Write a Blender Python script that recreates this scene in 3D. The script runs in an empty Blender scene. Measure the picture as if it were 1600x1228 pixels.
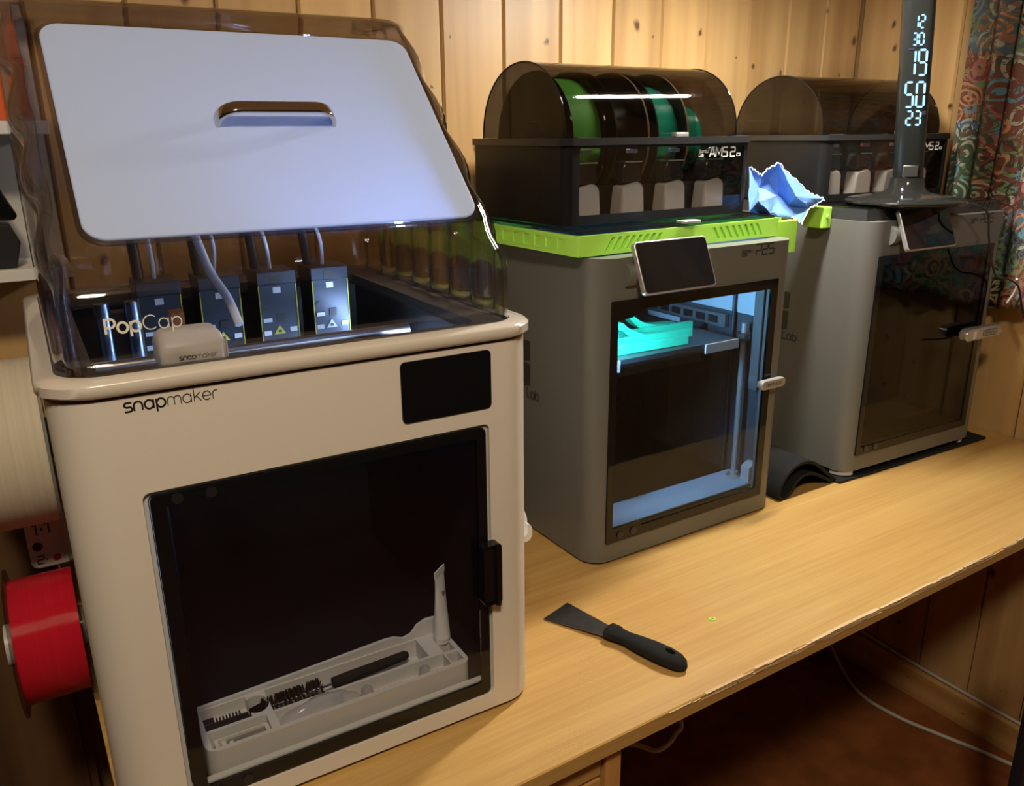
import bpy, bmesh, math, random
from mathutils import Vector, Matrix, noise
random.seed(7)
PI = math.pi
sc = bpy.context.scene
C = sc.collection

# ------------------------------------------------------------------ camera
F, PITCH, ROLL, YAW = 1280.85, 0.3049, -0.0102, 0.5607
CAM = Vector((-0.6665, -0.8477, 0.6116))
fw = Vector((math.sin(YAW)*math.cos(PITCH), math.cos(YAW)*math.cos(PITCH), -math.sin(PITCH)))
rt = Vector((math.cos(YAW), -math.sin(YAW), 0)); up = rt.cross(fw)
r2 = rt*math.cos(ROLL) + up*math.sin(ROLL); u2 = up*math.cos(ROLL) - rt*math.sin(ROLL)
cd = bpy.data.cameras.new('camera'); cam = bpy.data.objects.new('camera', cd); C.objects.link(cam)
cam.matrix_world = Matrix(((r2.x, u2.x, -fw.x, CAM.x), (r2.y, u2.y, -fw.y, CAM.y), (r2.z, u2.z, -fw.z, CAM.z), (0, 0, 0, 1)))
cd.sensor_fit = 'HORIZONTAL'; cd.sensor_width = 36; cd.lens = F/1600*36
cd.clip_start = 0.02
sc.camera = cam
# ------------------------------------------------------------------ world, lights, exposure
sc.view_settings.view_transform = 'Standard'; sc.view_settings.look = 'None'
sc.view_settings.gamma = 1; sc.view_settings.use_curve_mapping = False
sc.view_settings.exposure = 0.0
w = bpy.data.worlds.new('world'); sc.world = w; w.use_nodes = True
w.node_tree.nodes['Background'].inputs[0].default_value = (0.62, 0.45, 0.28, 1)
w.node_tree.nodes['Background'].inputs[1].default_value = 0.03
def area(name, loc, target, sx, sy, power, col):
    l = bpy.data.lights.new(name, 'AREA'); l.shape = 'RECTANGLE'; l.size = sx; l.size_y = sy
    l.energy = power; l.color = col
    o = bpy.data.objects.new(name, l); C.objects.link(o); o.location = loc
    o.rotation_euler = (Vector(target)-Vector(loc)).to_track_quat('-Z', 'Y').to_euler()
    return o
area('ceiling_lamp_light', (-0.80, -1.22, 1.62), (-0.3, -0.4, 0), 0.24, 0.24, 25.5, (1.0, 0.83, 0.60))
DESK_LAMP = 430.0          # emission of the desk lamp's light bar
PRINTER_LED = 1100.0
# ------------------------------------------------------------------ mesh helpers
def newbm(): return bmesh.new()
def obj(name, bm, mat, parent=None, smooth=None, loc=None, rot=None, bevel=None, seg=2):
    if isinstance(bm, bmesh.types.BMesh):
        bmesh.ops.recalc_face_normals(bm, faces=bm.faces[:])
        me = bpy.data.meshes.new(name); bm.to_mesh(me); bm.free()
    else: me = bm
    if mat is not None and len(me.materials) == 0: me.materials.append(mat)
    if smooth is not None:
        me.shade_smooth(); me.set_sharp_from_angle(angle=math.radians(smooth))
    o = bpy.data.objects.new(name, me); C.objects.link(o)
    if parent: o.parent = parent
    if loc: o.location = loc
    if rot: o.rotation_euler = rot
    if bevel:
        m = o.modifiers.new('bevel', 'BEVEL'); m.width = bevel; m.segments = seg; m.limit_method = 'ANGLE'; m.angle_limit = math.radians(40)
        m.harden_normals = False
        if smooth is None:
            me.shade_smooth(); me.set_sharp_from_angle(angle=math.radians(50))
    return o
def thing(name, label, cat, loc=(0, 0, 0), rotz=0, group=None):
    o = bpy.data.objects.new(name, None); C.objects.link(o); o.location = loc; o.rotation_euler = (0, 0, rotz)
    o.empty_display_size = 0.02
    return tag(o, label, cat, group)
def tag(o, label, cat, group=None):
    o['label'] = label; o['category'] = cat
    if group: o['group'] = group
    return o
def struct(o): o['kind'] = 'structure'; return o
def box(bm, x0, x1, y0, y1, z0, z1):
    v = [bm.verts.new((x, y, z)) for z in (z0, z1) for x, y in ((x0, y0), (x1, y0), (x1, y1), (x0, y1))]
    for f in ((0, 3, 2, 1), (4, 5, 6, 7), (0, 1, 5, 4), (1, 2, 6, 5), (2, 3, 7, 6), (3, 0, 4, 7)): bm.faces.new([v[i] for i in f])
    return v
def bx(*a): bm = newbm(); box(bm, *a); return bm
def prism(bm, pts, a0, a1, axis='z'):
    mp = {'z': lambda u, v, w_: (u, v, w_), 'y': lambda u, v, w_: (u, w_, v), 'x': lambda u, v, w_: (w_, u, v)}[axis]
    lo = [bm.verts.new(mp(u, v, a0)) for u, v in pts]; hi = [bm.verts.new(mp(u, v, a1)) for u, v in pts]
    n = len(pts)
    bm.faces.new(lo[::-1]); bm.faces.new(hi)
    for i in range(n): bm.faces.new((lo[i], lo[(i+1) % n], hi[(i+1) % n], hi[i]))
def pr(pts, a0, a1, axis='z'): bm = newbm(); prism(bm, pts, a0, a1, axis); return bm
def rrect(x0, x1, y0, y1, r, n=6):
    if not isinstance(r, (tuple, list)): r = (r,)*4
    out = []
    for (cx, cy, a), rr in zip((((x1), (y0), -PI/2), (x1, y1, 0), (x0, y1, PI/2), (x0, y0, PI)), r):
        sx = -1 if cx == x1 else 1; sy = 1 if cy == y0 else -1
        for k in range(n+1):
            t = a + PI/2*k/n
            out.append((cx+sx*rr+rr*math.cos(t), cy+sy*rr+rr*math.sin(t)))
    return out
def ring(bm, outer, inner, a0, a1, axis='z'):
    """closed frame between two outlines with the same number of points"""
    mp = {'z': lambda u, v, w_: (u, v, w_), 'y': lambda u, v, w_: (u, w_, v), 'x': lambda u, v, w_: (w_, u, v)}[axis]
    n = len(outer)
    V = [[bm.verts.new(mp(u, v, a)) for u, v in pts] for pts, a in ((outer, a0), (outer, a1), (inner, a1), (inner, a0))]
    for k in range(4):
        A, B = V[k], V[(k+1) % 4]
        for i in range(n):
            j = (i+1) % n
            bm.faces.new((A[i], A[j], B[j], B[i]))
def rg(*a): bm = newbm(); ring(bm, *a); return bm
def frame_of(d):
    d = Vector(d).normalized()
    a = Vector((0, 0, 1)) if abs(d.z) < 0.9 else Vector((1, 0, 0))
    u = d.cross(a).normalized(); return u, d.cross(u).normalized()
def cyl(bm, p0, p1, r0, r1=None, n=16, caps=True):
    r1 = r0 if r1 is None else r1
    p0 = Vector(p0); p1 = Vector(p1); u, v = frame_of(p1-p0)
    A = [bm.verts.new(p0+(u*math.cos(2*PI*i/n)+v*math.sin(2*PI*i/n))*r0) for i in range(n)]
    B = [bm.verts.new(p1+(u*math.cos(2*PI*i/n)+v*math.sin(2*PI*i/n))*r1) for i in range(n)]
    for i in range(n): bm.faces.new((A[i], A[(i+1) % n], B[(i+1) % n], B[i]))
    if caps: bm.faces.new(A[::-1]); bm.faces.new(B)
def cy(*a, **k): bm = newbm(); cyl(bm, *a, **k); return bm
def smooth_path(pts, k=6):
    P = [Vector(p) for p in pts]; out = []
    for i in range(len(P)-1):
        p0 = P[max(i-1, 0)]; p1 = P[i]; p2 = P[i+1]; p3 = P[min(i+2, len(P)-1)]
        for j in range(k):
            t = j/k
            out.append(0.5*((2*p1)+(p2-p0)*t+(2*p0-5*p1+4*p2-p3)*t*t+(3*p1-p0-3*p2+p3)*t**3))
    out.append(P[-1]); return out
def tube(bm, pts, r, n=8, flat=None):
    """flat=(normal,rx,ry): a flattened section kept upright along normal"""
    P = [Vector(p) for p in pts]; rings = []
    prev = None
    for i, p in enumerate(P):
        d = (P[min(i+1, len(P)-1)]-P[max(i-1, 0)]).normalized()
        if prev is None: u, v = frame_of(d)
        else:
            u = (prev-d*prev.dot(d)).normalized(); v = d.cross(u)
        prev = u
        rr = r[i] if isinstance(r, (list, tuple)) else r
        rings.append([bm.verts.new(p+(u*math.cos(2*PI*k/n)+v*math.sin(2*PI*k/n))*rr) for k in range(n)])
    for A, B in zip(rings, rings[1:]):
        for k in range(n): bm.faces.new((A[k], A[(k+1) % n], B[(k+1) % n], B[k]))
    bm.faces.new(rings[0][::-1]); bm.faces.new(rings[-1])
def tb(*a, **k): bm = newbm(); tube(bm, *a, **k); return bm
def lathe(bm, prof, n=32, axis='z', c=(0, 0, 0)):
    mp = {'z': lambda r, t, h: (c[0]+r*math.cos(t), c[1]+r*math.sin(t), c[2]+h), 'x': lambda r, t, h: (c[0]+h, c[1]+r*math.cos(t), c[2]+r*math.sin(t))}[axis]
    rings = [[bm.verts.new(mp(max(r, 1e-5), 2*PI*i/n, h)) for i in range(n)] for r, h in prof]
    for A, B in zip(rings, rings[1:]):
        for i in range(n): bm.faces.new((A[i], A[(i+1) % n], B[(i+1) % n], B[i]))
    bm.faces.new(rings[0][::-1]); bm.faces.new(rings[-1])
def lt(*a, **k): bm = newbm(); lathe(bm, *a, **k); return bm
def loft(bm, rings, closed=True, caps=True):
    V = [[bm.verts.new(p) for p in r] for r in rings]; n = len(V[0])
    for A, B in zip(V, V[1:]):
        for i in range(n if closed else n-1): bm.faces.new((A[i], A[(i+1) % n], B[(i+1) % n], B[i]))
    if caps: bm.faces.new(V[0][::-1]); bm.faces.new(V[-1])
def cut(bm, *cutters):
    """boolean difference, returns a mesh"""
    def tmp(b):
        bmesh.ops.recalc_face_normals(b, faces=b.faces[:])
        me = bpy.data.meshes.new('t'); b.to_mesh(me); b.free(); o = bpy.data.objects.new('t', me); C.objects.link(o); return o
    o = tmp(bm); cs = [tmp(c) for c in cutters]
    for c in cs:
        m = o.modifiers.new('b', 'BOOLEAN'); m.operation = 'DIFFERENCE'; m.object = c; m.solver = 'EXACT'
    dg = bpy.context.evaluated_depsgraph_get(); dg.update()
    me = bpy.data.meshes.new_from_object(o.evaluated_get(dg))
    for q in cs+[o]: bpy.data.objects.remove(q)
    return me
def solid(o, t, off=-1):
    m = o.modifiers.new('s', 'SOLIDIFY'); m.thickness = t; m.offset = off; return o
def copy_tree(o, parent=None):
    c = o.copy(); C.objects.link(c); c.parent = parent
    for ch in list(o.children): copy_tree(ch, c)
    return c
# ------------------------------------------------------------------ materials
def mat(name, col, rough=0.5, metal=0.0, spec=0.5, noise_amt=0.0, nscale=40, bump=0.0, bscale=200, coat=0.0, emit=None, es=1.0, trans=0.0):
    m = bpy.data.materials.new(name); m.use_nodes = True; nt = m.node_tree; b = nt.nodes['Principled BSDF']
    b.inputs['Base Color'].default_value = (*col, 1); b.inputs['Roughness'].default_value = rough
    b.inputs['Metallic'].default_value = metal; b.inputs['Specular IOR Level'].default_value = spec
    b.inputs['Coat Weight'].default_value = coat
    tc = nt.nodes.new('ShaderNodeTexCoord')
    if noise_amt:
        n = nt.nodes.new('ShaderNodeTexNoise'); n.inputs['Scale'].default_value = nscale; n.inputs['Detail'].default_value = 4
        nt.links.new(tc.outputs['Object'], n.inputs['Vector'])
        mx = nt.nodes.new('ShaderNodeMix'); mx.data_type = 'RGBA'
        mx.inputs[6].default_value = (*[c*(1-noise_amt) for c in col], 1); mx.inputs[7].default_value = (*[min(1, c*(1+noise_amt)) for c in col], 1)
        nt.links.new(n.outputs['Fac'], mx.inputs[0]); nt.links.new(mx.outputs[2], b.inputs['Base Color'])
    if bump:
        n2 = nt.nodes.new('ShaderNodeTexNoise'); n2.inputs['Scale'].default_value = bscale; n2.inputs['Detail'].default_value = 3
        nt.links.new(tc.outputs['Object'], n2.inputs['Vector'])
        bp = nt.nodes.new('ShaderNodeBump'); bp.inputs['Strength'].default_value = bump; bp.inputs['Distance'].default_value = 0.001
        nt.links.new(n2.outputs['Fac'], bp.inputs['Height']); nt.links.new(bp.outputs['Normal'], b.inputs['Normal'])
    if emit:
        b.inputs['Emission Color'].default_value = (*emit, 1); b.inputs['Emission Strength'].default_value = es
    return m
def glass(name, tint, rough=0.02, ior=1.45, refl=1.0, dust=0.0, edge=None):
    """clear or smoked sheet: tinted transmission plus Fresnel reflection"""
    m = bpy.data.materials.new(name); m.use_nodes = True; nt = m.node_tree; nt.nodes.clear()
    out = nt.nodes.new('ShaderNodeOutputMaterial'); mix = nt.nodes.new('ShaderNodeMixShader')
    tr = nt.nodes.new('ShaderNodeBsdfTransparent'); tr.inputs[0].default_value = (*tint, 1)
    gl = nt.nodes.new('ShaderNodeBsdfGlossy'); gl.inputs['Roughness'].default_value = rough
    # Schlick reflection that is the same from both sides of the sheet
    f0 = ((ior-1)/(ior+1))**2
    lwf = nt.nodes.new('ShaderNodeLayerWeight'); lwf.inputs[0].default_value = 0.5
    pw = nt.nodes.new('ShaderNodeMath'); pw.operation = 'POWER'; pw.inputs[1].default_value = 5; nt.links.new(lwf.outputs['Facing'], pw.inputs[0])
    sc1 = nt.nodes.new('ShaderNodeMath'); sc1.operation = 'MULTIPLY_ADD'; sc1.inputs[1].default_value = (1-f0); sc1.inputs[2].default_value = f0; nt.links.new(pw.outputs[0], sc1.inputs[0])
    mu = nt.nodes.new('ShaderNodeMath'); mu.operation = 'MULTIPLY'; mu.inputs[1].default_value = refl; mu.use_clamp = True
    nt.links.new(sc1.outputs[0], mu.inputs[0]); nt.links.new(mu.outputs[0], mix.inputs[0])
    base = tr
    if edge:
        lw = nt.nodes.new('ShaderNodeLayerWeight'); lw.inputs[0].default_value = 0.35
        cm = nt.nodes.new('ShaderNodeMix'); cm.data_type = 'RGBA'
        cm.inputs[6].default_value = (*tint, 1); cm.inputs[7].default_value = (*edge, 1)
        nt.links.new(lw.outputs['Facing'], cm.inputs[0]); nt.links.new(cm.outputs[2], tr.inputs[0])
    if dust:
        df = nt.nodes.new('ShaderNodeBsdfDiffuse'); df.inputs[0].default_value = (.8, .8, .8, 1)
        m2 = nt.nodes.new('ShaderNodeMixShader'); m2.inputs[0].default_value = dust
        nt.links.new(tr.outputs[0], m2.inputs[1]); nt.links.new(df.outputs[0], m2.inputs[2]); base = m2
    nt.links.new(base.outputs[0], mix.inputs[1]); nt.links.new(gl.outputs[0], mix.inputs[2]); nt.links.new(mix.outputs[0], out.inputs[0])
    return m
def emis(name, col, s):
    m = bpy.data.materials.new(name); m.use_nodes = True; nt = m.node_tree; nt.nodes.clear()
    out = nt.nodes.new('ShaderNodeOutputMaterial'); e = nt.nodes.new('ShaderNodeEmission')
    e.inputs[0].default_value = (*col, 1); e.inputs[1].default_value = s; nt.links.new(e.outputs[0], out.inputs[0]); return m
def wood(name, cols, grain_axis, rough=0.45, gs=60, stretch=0.06, knots=0.0, ring_s=7.0, fine=0.3, coat=0.0):
    m = bpy.data.materials.new(name); m.use_nodes = True; nt = m.node_tree; N = nt.nodes.new; L = nt.links.new
    b = nt.nodes['Principled BSDF']; b.inputs['Roughness'].default_value = rough; b.inputs['Coat Weight'].default_value = coat
    tc = N('ShaderNodeTexCoord'); oi = N('ShaderNodeObjectInfo')
    off = N('ShaderNodeVectorMath'); off.operation = 'MULTIPLY_ADD'; off.inputs[1].default_value = (7, 9, 11)
    L(oi.outputs['Random'], off.inputs[0]); L(tc.outputs['Object'], off.inputs[2])
    mp = N('ShaderNodeMapping'); s = [1, 1, 1]; s[grain_axis] = stretch; mp.inputs['Scale'].default_value = s
    L(off.outputs[0], mp.inputs['Vector'])
    # warp
    wn = N('ShaderNodeTexNoise'); wn.inputs['Scale'].default_value = ring_s; wn.inputs['Detail'].default_value = 3; L(mp.outputs[0], wn.inputs['Vector'])
    n1 = N('ShaderNodeTexNoise'); n1.inputs['Scale'].default_value = gs; n1.inputs['Detail'].default_value = 5; n1.inputs['Roughness'].default_value = .65; L(mp.outputs[0], n1.inputs['Vector'])
    sm = N('ShaderNodeMath'); sm.operation = 'MULTIPLY_ADD'; sm.inputs[1].default_value = fine; L(n1.outputs['Fac'], sm.inputs[0])
    rg_ = N('ShaderNodeMath'); rg_.operation = 'MULTIPLY'; rg_.inputs[1].default_value = 9; L(wn.outputs['Fac'], rg_.inputs[0])
    fr = N('ShaderNodeMath'); fr.operation = 'PINGPONG'; fr.inputs[1].default_value = 1; L(rg_.outputs[0], fr.inputs[0])
    fm = N('ShaderNodeMath'); fm.operation = 'MULTIPLY'; fm.inputs[1].default_value = 1-fine; L(fr.outputs[0], fm.inputs[0])
    L(fm.outputs[0], sm.inputs[2])
    cr = N('ShaderNodeValToRGB'); cr.color_ramp.elements[0].position = .15; cr.color_ramp.elements[1].position = .85
    cr.color_ramp.elements[0].color = (*cols[0], 1); cr.color_ramp.elements[1].color = (*cols[1], 1)
    L(sm.outputs[0], cr.inputs[0])
    # per piece shade
    pv = N('ShaderNodeMath'); pv.operation = 'MULTIPLY_ADD'; pv.inputs[1].default_value = .28; pv.inputs[2].default_value = .86; L(oi.outputs['Random'], pv.inputs[0])
    vm = N('ShaderNodeMix'); vm.data_type = 'RGBA'; vm.blend_type = 'MULTIPLY'; vm.inputs[0].default_value = 1
    L(cr.outputs[0], vm.inputs[6]); L(pv.outputs[0], vm.inputs[7])
    last = vm.outputs[2]
    if knots:
        sx = N('ShaderNodeSeparateXYZ'); L(off.outputs[0], sx.inputs[0])
        axs = [i for i in range(3) if i != grain_axis]
        sm2 = N('ShaderNodeMath'); sm2.operation = 'ADD'; L(sx.outputs[axs[0]], sm2.inputs[0]); L(sx.outputs[axs[1]], sm2.inputs[1])
        cb = N('ShaderNodeCombineXYZ'); L(sm2.outputs[0], cb.inputs[0]); L(sx.outputs[grain_axis], cb.inputs[1])
        kn = N('ShaderNodeTexNoise'); kn.inputs['Scale'].default_value = 60; L(cb.outputs[0], kn.inputs['Vector'])
        kj = N('ShaderNodeVectorMath'); kj.operation = 'MULTIPLY_ADD'; kj.inputs[1].default_value = (.012, .012, 0); L(kn.outputs['Color'], kj.inputs[0]); L(cb.outputs[0], kj.inputs[2])
        ks = N('ShaderNodeMapping'); ks.inputs['Scale'].default_value = (11, 7.5, 1); L(kj.outputs[0], ks.inputs['Vector'])
        vo = N('ShaderNodeTexVoronoi'); vo.voronoi_dimensions = '2D'; vo.inputs['Scale'].default_value = 1; vo.inputs['Randomness'].default_value = 1; L(ks.outputs[0], vo.inputs['Vector'])
        kr = N('ShaderNodeValToRGB'); e = kr.color_ramp.elements; e[0].position = .035; e[0].color = (1, 1, 1, 1); e[1].position = .10; e[1].color = (0, 0, 0, 1)
        ksep = N('ShaderNodeSeparateColor'); L(vo.outputs['Color'], ksep.inputs[0])
        ksz = N('ShaderNodeMath'); ksz.operation = 'MULTIPLY_ADD'; ksz.inputs[1].default_value = 1.35; ksz.inputs[2].default_value = -.25; L(ksep.outputs[0], ksz.inputs[0])
        kmx = N('ShaderNodeMath'); kmx.operation = 'MAXIMUM'; kmx.inputs[1].default_value = .02; L(ksz.outputs[0], kmx.inputs[0])
        kdv = N('ShaderNodeMath'); kdv.operation = 'DIVIDE'; L(vo.outputs['Distance'], kdv.inputs[0]); L(kmx.outputs[0], kdv.inputs[1])
        L(kdv.outputs[0], kr.inputs[0])
        km = N('ShaderNodeMix'); km.data_type = 'RGBA'; km.inputs[7].default_value = (*cols[2], 1)
        kf = N('ShaderNodeMath'); kf.operation = 'MULTIPLY'; kf.inputs[1].default_value = knots; L(kr.outputs[0], kf.inputs[0])
        L(kf.outputs[0], km.inputs[0]); L(last, km.inputs[6]); last = km.outputs[2]
    L(last, b.inputs['Base Color'])
    bp = N('ShaderNodeBump'); bp.inputs['Strength'].default_value = .12; bp.inputs['Distance'].default_value = .001; L(n1.outputs['Fac'], bp.inputs['Height']); L(bp.outputs[0], b.inputs['Normal'])
    return m
def curtain_mat():
    m = bpy.data.materials.new('paisley_patchwork'); m.use_nodes = True; nt = m.node_tree; N = nt.nodes.new; L = nt.links.new
    b = nt.nodes['Principled BSDF']; b.inputs['Roughness'].default_value = .9; b.inputs['Specular IOR Level'].default_value = .1
    uv = N('ShaderNodeTexCoord')
    # warped patch cells
    wn = N('ShaderNodeTexNoise'); wn.inputs['Scale'].default_value = 9; wn.inputs['Detail'].default_value = 1; L(uv.outputs['UV'], wn.inputs['Vector'])
    add = N('ShaderNodeVectorMath'); add.operation = 'MULTIPLY_ADD'; add.inputs[1].default_value = (.06, .06, 0); L(wn.outputs['Color'], add.inputs[0]); L(uv.outputs['UV'], add.inputs[2])
    pv = N('ShaderNodeTexVoronoi'); pv.distance = 'CHEBYCHEV'; pv.inputs['Scale'].default_value = 6.5; pv.inputs['Randomness'].default_value = .6; L(uv.outputs['UV'], pv.inputs['Vector'])
    sep = N('ShaderNodeSeparateColor'); L(pv.outputs['Color'], sep.inputs[0])
    c1 = N('ShaderNodeValToRGB'); c1.color_ramp.interpolation = 'CONSTANT'
    pal = [(0, (.03, .06, .09)), (.14, (.20, .05, .025)), (.28, (.05, .11, .06)), (.42, (.42, .10, .02)), (.56, (.02, .02, .025)), (.7, (.06, .16, .28)), (.84, (.09, .15, .19))]
    el = c1.color_ramp.elements
    while len(el) < len(pal): el.new(.5)
    for e, (p_, c_) in zip(el, pal): e.position = p_; e.color = (*c_, 1)
    L(sep.outputs[0], c1.inputs[0])
    # motif: contour bands around small cells
    mv = N('ShaderNodeTexVoronoi'); mv.inputs['Scale'].default_value = 21; L(add.outputs[0], mv.inputs['Vector'])
    mb = N('ShaderNodeMath'); mb.operation = 'MULTIPLY'; mb.inputs[1].default_value = 6.5; L(mv.outputs['Distance'], mb.inputs[0])
    ms = N('ShaderNodeMath'); ms.operation = 'PINGPONG'; ms.inputs[1].default_value = 1; L(mb.outputs[0], ms.inputs[0])
    gt = N('ShaderNodeMath'); gt.operation = 'GREATER_THAN'; gt.inputs[1].default_value = .58; L(ms.outputs[0], gt.inputs[0])
    c2 = N('ShaderNodeValToRGB'); c2.color_ramp.interpolation = 'CONSTANT'
    pal2 = [(0, (.55, .20, .04)), (.2, (.42, .42, .30)), (.4, (.10, .28, .36)), (.6, (.42, .09, .08)), (.8, (.14, .26, .10))]
    el = c2.color_ramp.elements
    while len(el) < len(pal2): el.new(.5)
    for e, (p_, c_) in zip(el, pal2): e.position = p_; e.color = (*c_, 1)
    s2 = N('ShaderNodeSeparateColor'); L(mv.outputs['Color'], s2.inputs[0]); L(s2.outputs[1], c2.inputs[0])
    mx = N('ShaderNodeMix'); mx.data_type = 'RGBA'; L(gt.outputs[0], mx.inputs[0]); L(c1.outputs[0], mx.inputs[6]); L(c2.outputs[0], mx.inputs[7])
    # swirling flowers
    fn = N('ShaderNodeTexNoise'); fn.inputs['Scale'].default_value = 18; fn.inputs['Detail'].default_value = 2; fn.inputs['Distortion'].default_value = 2.2; L(uv.outputs['UV'], fn.inputs['Vector'])
    fm = N('ShaderNodeMath'); fm.operation = 'MULTIPLY'; fm.inputs[1].default_value = 8; L(fn.outputs['Fac'], fm.inputs[0])
    fp = N('ShaderNodeMath'); fp.operation = 'PINGPONG'; fp.inputs[1].default_value = 1; L(fm.outputs[0], fp.inputs[0])
    fg = N('ShaderNodeMath'); fg.operation = 'GREATER_THAN'; fg.inputs[1].default_value = .72; L(fp.outputs[0], fg.inputs[0])
    mx2 = N('ShaderNodeMix'); mx2.data_type = 'RGBA'; L(fg.outputs[0], mx2.inputs[0]); L(mx.outputs[2], mx2.inputs[6])
    c3 = N('ShaderNodeMix'); c3.data_type = 'RGBA'; c3.inputs[6].default_value = (.02, .025, .03, 1); c3.inputs[7].default_value = (.45, .24, .10, 1); L(sep.outputs[1], c3.inputs[0]); L(c3.outputs[2], mx2.inputs[7])
    hs = N('ShaderNodeHueSaturation'); hs.inputs['Saturation'].default_value = .82; hs.inputs['Value'].default_value = .85
    L(mx2.outputs[2], hs.inputs['Color']); L(hs.outputs[0], b.inputs['Base Color'])
    return m
def carpet_mat():
    m = mat('carpet', (.24, .085, .028), .95, spec=.1, noise_amt=.55, nscale=16, bump=.8, bscale=500); return m
def filament(name, col, rough=.3, turns=420, spec=.5):
    m = mat(name, col, rough, spec=spec); nt = m.node_tree; b = nt.nodes['Principled BSDF']
    tc = nt.nodes.new('ShaderNodeTexCoord'); wv = nt.nodes.new('ShaderNodeTexWave'); wv.bands_direction = 'X'; wv.inputs['Scale'].default_value = turns; wv.inputs['Distortion'].default_value = .3
    nt.links.new(tc.outputs['Object'], wv.inputs['Vector'])
    bp = nt.nodes.new('ShaderNodeBump'); bp.inputs['Strength'].default_value = .5; bp.inputs['Distance'].default_value = .0006
    nt.links.new(wv.outputs['Fac'], bp.inputs['Height']); nt.links.new(bp.outputs[0], b.inputs['Normal'])
    mx = nt.nodes.new('ShaderNodeMix'); mx.data_type = 'RGBA'; mx.inputs[6].default_value = (*[c*.72 for c in col], 1); mx.inputs[7].default_value = (*col, 1)
    ns = nt.nodes.new('ShaderNodeTexNoise'); ns.noise_dimensions = '1D'; ns.inputs['Scale'].default_value = 260
    sx = nt.nodes.new('ShaderNodeSeparateXYZ'); nt.links.new(tc.outputs['Object'], sx.inputs[0]); nt.links.new(sx.outputs[0], ns.inputs['W'])
    nt.links.new(ns.outputs['Fac'], mx.inputs[0]); nt.links.new(mx.outputs[2], b.inputs['Base Color'])
    return m
def translucent(name, col, tr):
    m = mat(name, col, .3, coat=.2); nt = m.node_tree; b = nt.nodes['Principled BSDF']; out = nt.nodes['Material Output']
    t = nt.nodes.new('ShaderNodeBsdfTranslucent'); t.inputs[0].default_value = (*col, 1)
    mx = nt.nodes.new('ShaderNodeMixShader'); mx.inputs[0].default_value = tr
    nt.links.new(b.outputs[0], mx.inputs[1]); nt.links.new(t.outputs[0], mx.inputs[2]); nt.links.new(mx.outputs[0], out.inputs[0]); return m
def fluted(name, tint, ior, part):
    m = glass(name, tint, .015, 1.49, refl=1.6, edge=(.50, .47, .46)); nt = m.node_tree
    tr = next(n for n in nt.nodes if n.type == 'BSDF_TRANSPARENT'); mix = next(n for n in nt.nodes if n.type == 'MIX_SHADER')
    rf = nt.nodes.new('ShaderNodeBsdfRefraction'); rf.inputs['Roughness'].default_value = .0; rf.inputs['IOR'].default_value = ior; rf.inputs[0].default_value = (*[min(1, c*1.08) for c in tint], 1)
    m2 = nt.nodes.new('ShaderNodeMixShader'); m2.inputs[0].default_value = part
    nt.links.new(tr.outputs[0], m2.inputs[1]); nt.links.new(rf.outputs[0], m2.inputs[2]); nt.links.new(m2.outputs[0], mix.inputs[1]); return m
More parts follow.
